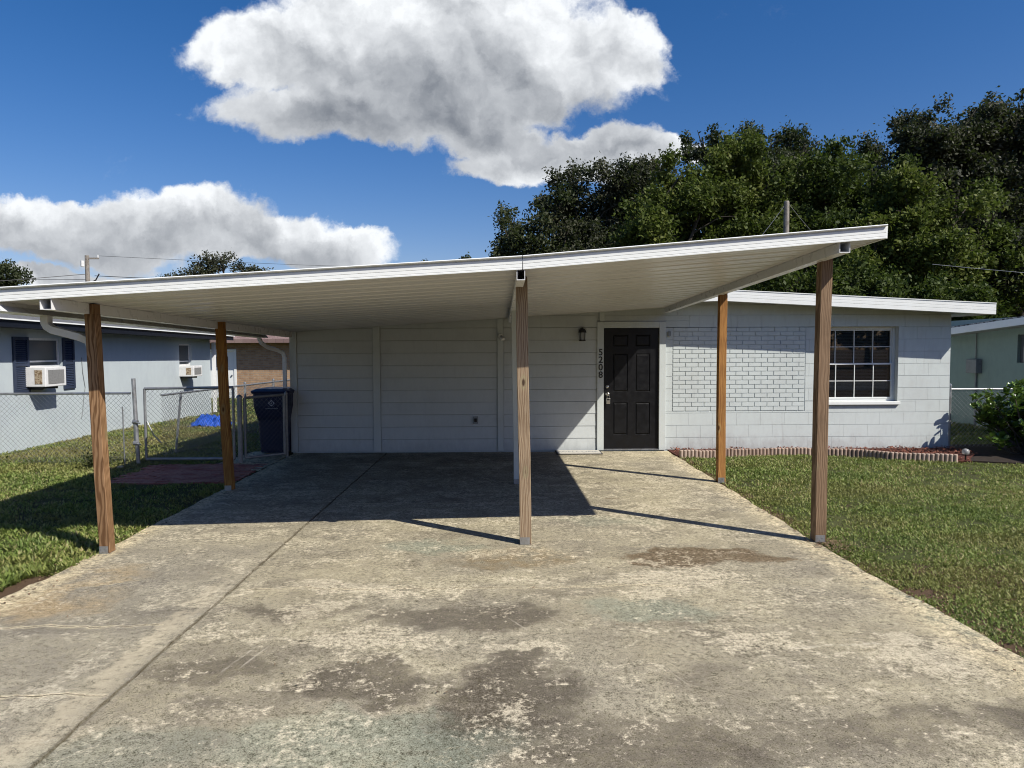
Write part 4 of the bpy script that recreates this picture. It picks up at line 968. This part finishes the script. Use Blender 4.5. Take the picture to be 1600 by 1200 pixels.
# ------------------------------------------------------------------ tarp, stones
V_ = []; n1, n2 = 26, 18; rr = random.Random(9)
m = MB(); pts = []
for j in range(n2):
    for i in range(n1):
        u, v = i / (n1 - 1) * 2 - 1, j / (n2 - 1) * 2 - 1; r2 = u * u + v * v
        h = .27 * max(0, 1 - (abs(u + .25) ** 1.6) * 1.3 - v * v * .8) + .16 * max(0, 1 - ((u - .55) / .4) ** 2 - v * v)
        h = h * (.85 + .25 * math.sin(u * 9 + v * 4) * math.sin(v * 8 - u * 3)) + .018 * math.sin(u * 21 + v * 13) + .02
        pts.append((-6.66 + u * .42 + .03 * math.sin(v * 9), 16.4 + v * .42, gz(0, 16.4) + max(.008, h)))
m.add(pts, [(j * n1 + i, j * n1 + i + 1, (j + 1) * n1 + i + 1, (j + 1) * n1 + i) for j in range(n2 - 1) for i in range(n1 - 1)])
o = m.build('tarp', M['tarp'], fix=False); tag(o, 'crumpled bright blue tarp lying in the grass by the blue-grey house', 'tarp')
def rock(cx, cy, s, seed):
    rr = random.Random(seed); m = MB(); rings = []
    for h, r in ((-.3, .7), (.0, 1.), (.3, .95), (.6, .6), (.72, .15)):
        rings.append([(cx + s * r * math.cos(2 * math.pi * k / 8) * rr.uniform(.8, 1.2), cy + s * r * math.sin(2 * math.pi * k / 8) * rr.uniform(.7, 1.1), -.02 + s * h) for k in range(8)])
    return m.loft(rings).build('stone', M['concrete'], smooth=True)
tag(rock(-5.72, 10.28, .075, 1), 'pale stone lying at the foot of the tall fence post, larger one', 'stone', 'stones by the fence post')
tag(rock(-5.55, 10.36, .05, 2), 'small pale stone nearest the tall fence post', 'stone', 'stones by the fence post')

# ------------------------------------------------------------------ poles and wires
def sag(A, B, s, n=10): return [tuple(Vector(A).lerp(Vector(B), i / n) - Vector((0, 0, s * 4 * (i / n) * (1 - i / n)))) for i in range(n + 1)]
t = thing('utility_pole', (-22.9, 40, 0), 'distant wooden utility pole with hardware rising behind the left end of the carport', 'utility pole')
MB().tube([(-22.9, 40, -.5), (-22.9, 40, 6.92)], [.16, .11], 10).build('pole', M['pole'], t)
m = MB(); m.box(-22.95, -22.25, 39.95, 40.05, 6.72, 6.80); m.build('crossarm', M['pole'], t)
MB().tube([(-23.1, 39.9, 6.30), (-23.1, 39.9, 6.62)], .10, 10).build('junction_can', M['acwhite'], t); MB().tube([(-22.3, 40, 6.8), (-22.3, 40, 6.95)], .04, 8).build('insulator', M['acwhite'], t)
m = MB(); m.tube([(-22.7, 39.9, 5.4), (-22.4, 39.9, 5.55), (-22.2, 39.9, 5.9)], .035, 6); m.tube([(-22.75, 39.9, 5.2), (-22.45, 39.9, 5.3), (-22.3, 39.9, 5.1)], .03, 6); m.build('cable_bundle', M['wire'], t)
for nm, A, B, s, r, lab in (('a', (-22.3, 40, 6.9), (30, 52, 7.6), .6, .012, 'thin power line running right from the top of the left utility pole'),
                       ('b', (-22.5, 40, 5.8), (2, 34, 5.2), .3, .022, 'thicker cable running right from the middle of the left utility pole'),
                       ('c', (-22.9, 40, 5.9), (-46, 20, 3.2), .6, .018, 'cable sloping down leftwards from the left utility pole'),
                       ('d', (-23.0, 40, 5.6), (-60, 60, 8.6), .3, .014, 'faint power line left of the left utility pole')):
    o = MB().tube(sag(A, B, s), r, 4).build('power_line', M['wire']); tag(o, lab, 'power line')
t = thing('utility_pole', (9.6, 24, 0), 'grey wooden utility pole top standing before the dark trees above the carport', 'utility pole')
MB().tube([(9.62, 24, -.4), (9.62, 24, 6.55), (9.62, 24, 6.60)], [.13, .088, .075], 12).build('pole', M['pole'], t)
for A, B, s, lab in (((9.55, 24, 6.45), (6.3, 20, 3.7), .1, 'service wire running down left from the pole before the trees'), ((9.7, 24, 6.5), (12.6, 25, 4.2), .15, 'service wire running down right from the pole before the trees'), ((13.4, 22, 4.25), (19, 21, 3.6), .02, 'thin wire crossing the dark trees at the right above the green house')):
    o = MB().tube(sag(A, B, s), .007, 4).build('service_wire', M['galv']); tag(o, lab, 'wire')

# ------------------------------------------------------------------ trees
def lattice(P, scale, seed):
    """cheap smooth value noise"""
    r = np.random.default_rng(seed); G = r.uniform(0, 1, (24, 24, 24)); Q = P * scale + 100; I = np.floor(Q).astype(int); f = Q - I; f = f * f * (3 - 2 * f)
    out = np.zeros(len(P))
    for dx in (0, 1):
        for dy in (0, 1):
            for dz in (0, 1):
                w = np.where(dx, f[:, 0], 1 - f[:, 0]) * np.where(dy, f[:, 1], 1 - f[:, 1]) * np.where(dz, f[:, 2], 1 - f[:, 2])
                out += w * G[(I[:, 0] + dx) % 24, (I[:, 1] + dy) % 24, (I[:, 2] + dz) % 24]
    return out
def tree(name, base, blobs, nleaf, leaf, mat, label, group='trees behind the houses', seed=1, thr=.40, twig=.42, cat='tree', sub=1.0):
    """blobs: (dx, dy, z, rx, ry, rz). Limbs run from the trunk to each blob, leaves stand in twig clusters in the blobs."""
    r = np.random.default_rng(seed); bx, by = base; b0 = gz(bx, by)
    t = thing(name, (bx, by, b0), label, cat, group)
    zt = max(b[2] for b in blobs); m = MB(); rd = .045 * zt ** .9
    lows = min(b[2] - b[5] * .3 for b in blobs); fork = max(.8, lows * .75)
    m.tube([(bx, by, b0 - .3), (bx + .05, by, fork * .5), (bx, by, fork), (bx + .2, by + .1, (fork + zt) / 2), (bx, by, zt * .95)], [rd * 1.3, rd, rd * .85, rd * .45, rd * .1], 8)
    for i, (dx, dy, z, rx, ry, rz_) in enumerate(blobs):
        e = Vector((bx + dx, by + dy, z)); s = Vector((bx, by, fork + (z - fork) * .25)); mid = s.lerp(e, .5) + Vector((r.uniform(-.3, .3), r.uniform(-.3, .3), -.25 * (e - s).length * .3))
        m.tube([s, mid, e, e + Vector((r.uniform(-.4, .4) * rx, -.2, rz_ * .6))], [rd * .45, rd * .3, rd * .16, .02], 6)
        for k in range(3):
            q = Vector((r.uniform(-.8, .8) * rx, r.uniform(-.8, .4) * ry, r.uniform(-.3, .85) * rz_)); m.tube([mid.lerp(e, .6), e + q * .6, e + q], [rd * .14, rd * .07, .012], 5)
    m.build('trunk', M['bark'], t)
    vol = np.array([b[3] * b[4] * b[5] for b in blobs]) ** .75; share = vol / vol.sum(); C = []
    per = 24; ncl = int(nleaf / per)
    for b, sh in zip(blobs, share):
        # each bough is a bunch of smaller leaf masses with air between them
        rb = np.array(b[3:6]); mr = rb.mean(); K = int(np.clip(9 + 5 * mr, 9, 22)); n = int(ncl * sh * 1.5 / K) + 1
        dk = r.normal(size=(K, 3)); dk /= np.linalg.norm(dk, axis=1)[:, None]; ck = dk * rb * r.uniform(.35, 1.02, K)[:, None]
        for c_ in ck:
            sr = mr * r.uniform(.20, .42); d = r.normal(size=(n, 3)); d /= np.linalg.norm(d, axis=1)[:, None]; rad = r.uniform(0, 1, n) ** .40
            P = d * (rad * sr)[:, None] * np.array((1.15, 1.15, .80)) + c_
            C.append(P + np.array((bx + b[0], by + b[1], b[2])))
    C = np.concatenate(C); keep = lattice(C, 1.05 * sub, seed) * .6 + lattice(C, 2.6 * sub, seed + 1) * .4 > thr; C = C[keep]
    if len(C) > ncl: C = C[r.permutation(len(C))[:ncl]]
    n = len(C) * per; cl = np.repeat(C, per, 0); tw = r.normal(size=(len(C), 3)); tw[:, 2] = np.abs(tw[:, 2]) * .6 + .15; tw /= np.linalg.norm(tw, axis=1)[:, None]
    s_ = r.uniform(-.5, .5, n); P = cl + np.repeat(tw, per, 0) * s_[:, None] * twig * 1.7 + r.normal(size=(n, 3)) * twig * .27
    L = leaf * r.uniform(.65, 1.35, n); Wd = L * r.uniform(.42, .7, n)
    a = r.uniform(0, 2 * np.pi, n); u = r.normal(size=(n, 3)); u /= np.linalg.norm(u, axis=1)[:, None]
    nr = r.normal(size=(n, 3)) + np.array([.15, -.15, .55]); w = np.cross(u, nr); w /= np.linalg.norm(w, axis=1)[:, None]
    u = u * (L / 2)[:, None]; w = w * (Wd / 2)[:, None]
    V = np.stack([P - u, P - w, P + u, P + w], 1).reshape(-1, 3); F = np.arange(4 * n).reshape(n, 4)
    rnd = np.clip(np.repeat(r.uniform(0, 1, len(C)), per) * .45 + r.uniform(0, 1, n) * .55, 0, 1)
    np_mesh('crown', V, F, M[mat], t, attr=rnd)
    return t
LK = 1.0
def oak(px0, y): return px0
tree('oak_tree', (1.2, 32), [(-.75, 0, 6.9, .95, 1.2, 1.15), (-1.2, 0, 5.6, .6, 1, .8), (-.2, 0, 5.6, 1.3, 1.5, 1.2), (1.1, .2, 7.6, 1.2, 1.5, 1.55), (1.6, 0, 6.2, 1.6, 1.8, 1.5), (.3, 0, 4.2, 1.8, 1.8, 1.2)], 26000, .15, 'oak', 'dark oak at the left end of the tree group, thin ragged top', seed=2, thr=.46)
tree('oak_tree', (5.0, 33), [(-1.9, 0, 9.0, 1.0, 1.4, 1.35), (-1.2, 0, 7.4, 2.0, 2, 1.6), (.3, 0, 9.1, 1.8, 1.9, 1.45), (1.9, 0, 9.2, 1.7, 1.8, 1.5), (1.2, 0, 7.3, 2.3, 2.2, 1.8), (-.4, -.5, 5.4, 2.8, 2, 1.6), (2.3, 0, 5.6, 2, 2, 1.6)], 60000, .15, 'oakgrey', 'grey-green oak left of the bright green trees', seed=3, thr=.44)
tree('broadleaf_tree', (6.3, 27), [(.0, 0, 7.5, 1.4, 1.5, 1.25), (-.9, -.4, 5.8, 1.3, 1.4, 1.0), (1.2, 0, 6.6, 1.6, 1.6, 1.5), (-.1, -.4, 4.6, 2.0, 1.5, 1.1), (-2.0, 0, 4.5, 1.2, 1.2, .8)], 40000, .15, 'bright', 'yellow-green tree in front of the grey-green oak', seed=4, thr=.44)
tree('broadleaf_tree', (9.0, 28), [(0, 0, 8.8, 1.5, 1.6, 1.45), (1.1, 0, 7.9, 1.9, 1.8, 1.6), (-.3, 0, 7.0, 1.6, 1.7, 1.5), (1.6, 0, 6.0, 2.2, 1.8, 1.6), (-.6, -.4, 5.0, 1.9, 1.6, 1.3)], 48000, .15, 'bright', 'tall yellow-green tree left of the bare pole', seed=5, thr=.42)
tree('oak_tree', (11.6, 36), [(-1.4, 0, 11.6, 1.0, 1.4, .95), (-.2, 0, 11.2, 1.5, 1.6, 1.2), (1.4, 0, 11.6, 1.4, 1.5, 1.15), (3.0, 0, 11.3, 1.6, 1.6, 1.3), (1.0, 0, 9.4, 3.6, 2.5, 2.0), (-1.5, 0, 8, 2, 2, 2)], 52000, .16, 'oak', 'dark oak crown showing above the bright green trees', seed=6, thr=.45)
tree('broadleaf_tree', (12.8, 28), [(0, 0, 8.2, 2.0, 1.8, 1.35), (-1.6, 0, 7.3, 1.5, 1.6, 1.2), (1.8, 0, 7.9, 1.7, 1.8, 1.3), (.4, 0, 6.2, 2.6, 2.0, 1.7), (2.2, -.3, 5.8, 1.9, 1.6, 1.6), (0, -.6, 4.0, 2.4, 1.7, 1.5)], 56000, .15, 'mid', 'broad mid-green tree right behind the bare pole', seed=8, thr=.43)
tree('slender_tree', (16.8, 35), [(-2.1, 0, 10.6, .8, .9, 1.35), (-.9, 0, 10.3, .45, .7, 1.2), (.9, 0, 10.7, .95, 1, 1.5), (0, 0, 8.7, 2.6, 2, 1.4)], 24000, .15, 'oakgrey', 'slender spiky-topped tree rising between the mid-green tree and the big oak', seed=9, thr=.47, twig=.6)
tree('oak_tree', (21.5, 32), [(-2.5, 0, 10.9, 1.5, 1.8, 1.5), (-.8, 0, 11.4, 1.9, 2, 1.5), (1.2, 0, 11.4, 2.0, 2, 1.5), (3.0, 0, 11.9, 2.0, 2, 1.5), (-3.3, 0, 9.4, 1.7, 2, 1.5), (-1.0, 0, 9.8, 2.6, 2.4, 1.9), (1.8, 0, 10.0, 2.6, 2.4, 2.0), (4.2, 0, 10.2, 2.4, 2.4, 2.2), (-2.2, .4, 7.6, 2.2, 2, 1.6), (1.0, 0, 7.4, 2.8, 2.2, 1.9), (4.0, 0, 7.2, 2.6, 2.2, 2)], 120000, .16, 'oakgrey', 'huge dark oak at the right edge of the picture', seed=10, thr=.42)
tree('broadleaf_tree', (14.4, 25), [(0, 0, 6.4, 1.6, 1.5, 1.25), (1.6, 0, 6.2, 1.5, 1.5, 1.2), (-1.2, 0, 5.2, 1.6, 1.5, 1.2), (2.6, 0, 5.2, 1.2, 1.3, 1.0), (.6, -.4, 4.4, 2.3, 1.6, 1.3), (2.6, -.2, 3.6, 1.4, 1.3, 1.1)], 50000, .15, 'bright', 'bright green tree above the right end of the house roof', seed=12, thr=.43)
tree('broadleaf_tree', (10.6, 23), [(-1.4, 0, 3.4, 1.6, 1.2, .9), (.4, 0, 3.3, 1.7, 1.2, .95), (2.6, 0, 3.1, 1.5, 1.2, .75), (4.4, 0, 2.9, 1.5, 1.2, .7)], 30000, .14, 'mid', 'low bushy green tree just above the house roof, under the carport corner', seed=13, thr=.42)
tree('broadleaf_tree', (18.6, 25), [(0, 0, 4.8, 1.2, 1.3, 1.5), (1.4, 0, 5.0, 1.3, 1.3, 1.4), (-1.0, 0, 3.6, 1.4, 1.2, 1.0), (2.2, 0, 3.4, 1.8, 1.4, 1.3)], 26000, .14, 'oakgrey', 'dull green tree above the pale green house roof', seed=14, thr=.46)
# deep shade behind: far oaks that close the view under the crowns
for i, (x, y, lab) in enumerate(((6.5, 39, 'shaded oak far behind the yellow-green trees'), (13.5, 40, 'shaded oak far behind the bare pole'), (20, 41, 'shaded oak far behind the slender tree'), (27.5, 38, 'shaded oak far behind the huge oak at the right'))):
    tree('oak_tree', (x, y), [(-2.2, 0, 6.8, 2.6, 1.8, 2.4), (1.6, 0, 7.0, 2.8, 1.8, 2.4), (0, 0, 3.6, 3.8, 2, 2.4), (3.0, 0, 3.4, 2.5, 2, 2.2), (-2.6, 0, 3.0, 2.6, 2, 2.0)] + ([(0, 0, 10.5, 3, 2, 2.5)] if x > 25 else []), 42000, .26, 'oak', lab, seed=20 + i, thr=.30, twig=.6)
tree('oak_tree', (-27.6, 40), [(0, 0, 5.9, 1.0, 1.2, .75), (-1.3, 0, 5.7, 1.3, 1.2, 1.0), (-.2, 0, 4.8, 1.2, 1.2, .9)], 12000, .16, 'oak', 'dark round tree cut by the left edge of the picture', seed=31)
tree('sparse_tree', (-15.7, 40), [(-.9, 0, 6.1, .9, .8, .75), (.3, 0, 6.4, 1.0, .8, .75), (1.4, 0, 6.0, .9, .8, .55), (2.3, 0, 5.8, .6, .8, .45), (-2.5, 0, 5.5, .9, .7, .38)], 6200, .14, 'oakgrey', 'sparse grey-green tree top above the left half of the carport roof', seed=32, thr=.47, twig=.35)
tree('oak_tree', (-3.4, 40), [(-.5, 0, 6.1, .55, .6, .40), (1.1, 0, 6.3, .65, .6, .45), (2.0, 0, 6.1, .35, .5, .5), (-2.4, 0, 5.9, .25, .4, .3)], 5200, .15, 'oak', 'tiny tree tops peeping over the carport roof left of its middle joint', seed=33, thr=.44, twig=.3)
# trees across the street, behind the viewpoint (they show as reflections in the window)
b0_ = tree('oak_tree', (4, -34), [(-2.5, 0, 5.5, 2.6, 2, 2.2), (1.6, 0, 6.2, 3, 2, 2.6), (0, 0, 3.2, 4, 2, 2.2)], 16000, .32, 'oak', 'oak across the street behind the viewpoint', 'trees across the street', seed=40, thr=.3)
for x, y in ((13, -36), (-6, -33), (22, -33), (31, -36)):
    c = copy_tree(b0_); c.location = (x, y, gz(0, 0)); c.rotation_euler.z = x

# ------------------------------------------------------------------ the shrub at the right
def shrub():
    t = thing('shrub', (8.35, 11.05, 0), 'glossy round-leaved green shrub at the right edge before the chain-link fence', 'shrub')
    r = np.random.default_rng(77); m = MB(); tips = []
    for k in range(74):
        a = r.uniform(0, 2 * math.pi); rad = r.uniform(.05, .92); h = r.uniform(.22, 1.17) * (1.06 - .20 * rad)
        e = Vector((8.38 + rad * math.cos(a), 11.05 + rad * .75 * math.sin(a), h)); b = Vector((8.38 + r.uniform(-.15, .15), 11.05 + r.uniform(-.1, .1), -.03)); mid = b.lerp(e, .55) + Vector((0, 0, -.08))
        m.tube([b, mid, e], [.014, .010, .005], 5)
        for q in range(3): tips.append(e.lerp(mid, q * .28) + Vector(r.normal(size=3)) * .03)
    m.build('stem', M['bark'], t)
    V = []; F = []; rnd = []
    for tp in tips:
        for k in range(13):
            d = Vector(r.normal(size=3)); d.z = abs(d.z) * .7 + .15; d.normalize(); L = r.uniform(.075, .115); w = L * .36
            s = d.cross(Vector((0, 0, 1))).normalized() if abs(d.z) < .98 else Vector((1, 0, 0)); nn = s.cross(d).normalized(); o = tp + d * .02 + Vector(r.normal(size=3)) * .025
            b = len(V); cup = .10 * L
            for f, ww, c in ((0, .12, 0), (.4, .75, -.3), (.75, 1., -.1), (1., .45, .4)):
                V.append(tuple(o + d * L * f + s * w * ww + nn * cup * (c + 1))); V.append(tuple(o + d * L * f + nn * cup * c)); V.append(tuple(o + d * L * f - s * w * ww + nn * cup * (c + 1)))
            for q in range(3):
                F += [(b + q * 3, b + q * 3 + 1, b + q * 3 + 4, b + q * 3 + 3), (b + q * 3 + 1, b + q * 3 + 2, b + q * 3 + 5, b + q * 3 + 4)]; rnd += [0, 0]
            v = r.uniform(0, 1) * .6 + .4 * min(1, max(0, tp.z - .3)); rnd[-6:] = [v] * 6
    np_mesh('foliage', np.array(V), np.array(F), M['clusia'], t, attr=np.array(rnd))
shrub()
def weed(x, y, s, n, seed, label, mat='mid'):
    t = thing('weed', (x, y, 0), label, 'weed'); r = np.random.default_rng(seed)
    P = r.normal(size=(n, 3)) * np.array([s, s * .8, s * .55]) + np.array([x, y, s * .8]); P[:, 2] = np.abs(P[:, 2])
    V, F = cards(P, r.uniform(.03, .07, n), r.uniform(.015, .035, n), 1.2, None); np_mesh('foliage', V, F, M[mat], t, attr=r.uniform(0, 1, n))
    m = MB()
    for k in range(7): m.tube([(x, y, -.03), (x + r.normal() * s, y + r.normal() * s * .7, s * 1.5)], .004, 4)
    m.build('stem', M['bark'], t)
weed(-5.95, 10.45, .12, 420, 1, 'dark ragged weed clump at the foot of the fence right of the front left post', 'oak')
weed(-7.6, 10.45, .09, 260, 2, 'low green weed clump under the left chain-link fence', 'mid')

# ------------------------------------------------------------------ grass
def grass(regions):
    Vs = []; Rn = []
    for x0, x1, y0, y1, dens, ln, wd, ok in regions:
        n = int((x1 - x0) * (y1 - y0) * dens); P = RNG.uniform((x0, y0), (x1, y1), (n, 2))
        q = np.c_[P, np.zeros(n)]; c = lattice(q, 3.1, 5) * .45 + lattice(q, 9., 6) * .35 + lattice(q, 1.1, 9) * .25 - .03
        k = ok(P[:, 0], P[:, 1]) & (RNG.uniform(0, 1, n) < np.clip((c - .22) * 2.6, .05, 1)); P = P[k]; c = c[k]; n = len(P)
        L = ln * RNG.uniform(.55, 1.45, n) * (.65 + .7 * c); W = wd * RNG.uniform(.7, 1.3, n); a = RNG.uniform(0, 2 * np.pi, n); ti = RNG.uniform(.35, 1.5, n)
        h = np.stack([np.cos(a), np.sin(a)], 1); s = np.stack([-np.sin(a), np.cos(a), np.zeros(n)], 1) * (W / 2)[:, None]
        z0 = -.03 + np.zeros(n); t_ = np.clip((P[:, 1] - 13.5) / 16, 0, 1); z0 -= .33 * t_ * t_ * (3 - 2 * t_)
        B = np.c_[P, z0]; mid = B + np.c_[h * (L * .5 * np.sin(ti * .6))[:, None], L * .5 * np.cos(ti * .6)]; tip = mid + np.c_[h * (L * .5 * np.sin(ti))[:, None], L * .5 * np.cos(ti) * .8]
        # blade as a bent quad: base, mid-left, tip, mid-right
        Vs.append(np.stack([B, mid - s, tip, mid + s], 1).reshape(-1, 3)); Rn.append(np.clip(RNG.uniform(0, 1, n) * .75 + .25 * lattice(q[k] if False else np.c_[P, np.zeros(n)], 1.7, 8), 0, 1))
    V = np.concatenate(Vs); F = np.arange(len(V)).reshape(-1, 4)
    return np_mesh('grass', V, F, M['grass'], attr=np.concatenate(Rn))
def okR(x, y):
    e = 2.765 + np.maximum(0, 5.6 - y) * .062 + .010 * np.sin(y * 5.1 + 4) + .012 * np.sin(y * 17) + .018 * np.sin(y * 41) - .008
    lo = np.interp(x, [p[0] for p in path], [p[1] - .03 for p in path]); lo = np.where(x > 7.0, 10.2, lo)
    return (x > e) & ~((y > lo) & (x < 7.5)) & ~((x > 7.0) & (x < 9.5) & (y > 10.2) & (y < 12.2)) & ~((y > 11.2) & (x < 7.5)) & (x < 10.3)
def okL(x, y):
    return (x < -3.385 - .010 * np.sin(y * 5.1) - .018 * np.sin(y * 37) - np.where(y < 5.4, .14 + .06 * np.sin(y * 4), 0)) & ~((x > -5.08) & (y > 9.1) & (y < 10.55)) & ~((x > -4.28) & (y > 10.1) & (y < 11.9)) & (x > -8.28)
gobj = grass([(2.6, 5.6, 2.6, 6.2, 9000, .026, .010, okR), (2.6, 8.5, 6.2, 8.6, 5600, .031, .011, okR), (5.6, 8.5, 2.6, 6.2, 2200, .04, .013, okR), (2.6, 10.3, 8.6, 13.5, 2800, .04, .013, okR), (8.5, 12, 4, 8.6, 700, .06, .014, okR), (7.5, 10.3, 13.5, 20, 900, .07, .014, okR),
              (-7.2, -3.3, 3.6, 6.6, 3000, .034, .011, okL), (-7.2, -3.3, 3.6, 6.9, 6500, .062, .017, okL), (-8.3, -3.3, 6.6, 10.6, 3600, .04, .013, okL), (-8.3, -3.3, 10.6, 16, 1700, .045, .015, okL), (-8.3, -3.3, 16, 21, 700, .07, .018, okL), (-12, -3, 21, 29.5, 260, .09, .03, lambda x, y: (x > -20))])
tag(gobj, 'short patchy lawn grass with dry yellowish blades', 'grass', kind='stuff')
# dry leaves and twigs along the slab edges
N = 1500; s = RNG.uniform(0, 1, N); side = RNG.uniform(0, 1, N) < .6
Y_ = RNG.uniform(3.4, 11, N); X_ = np.where(side, 2.76 + np.maximum(0, 5.6 - Y_) * .062 + RNG.normal(0, .10, N), -3.40 + RNG.normal(0, .08, N))
k = RNG.uniform(0, 1, N) < .13; X_ = np.where(k, RNG.uniform(-3.3, 2.7, N), X_)
near = RNG.uniform(0, 1, N) < .25; X_ = np.where(near, 2.84 + RNG.normal(0, .09, N), X_); Y_ = np.where(near, 6.02 + RNG.normal(0, .12, N), Y_)
V, F = cards(np.c_[X_, Y_, np.full(N, .007)], RNG.uniform(.012, .035, N), RNG.uniform(.006, .016, N), .35, None)
tag(np_mesh('leaf_litter', V, F, M['litter'], attr=RNG.uniform(0, 1, N)), 'dry leaf bits and debris along the driveway edges', 'leaf litter', kind='stuff')
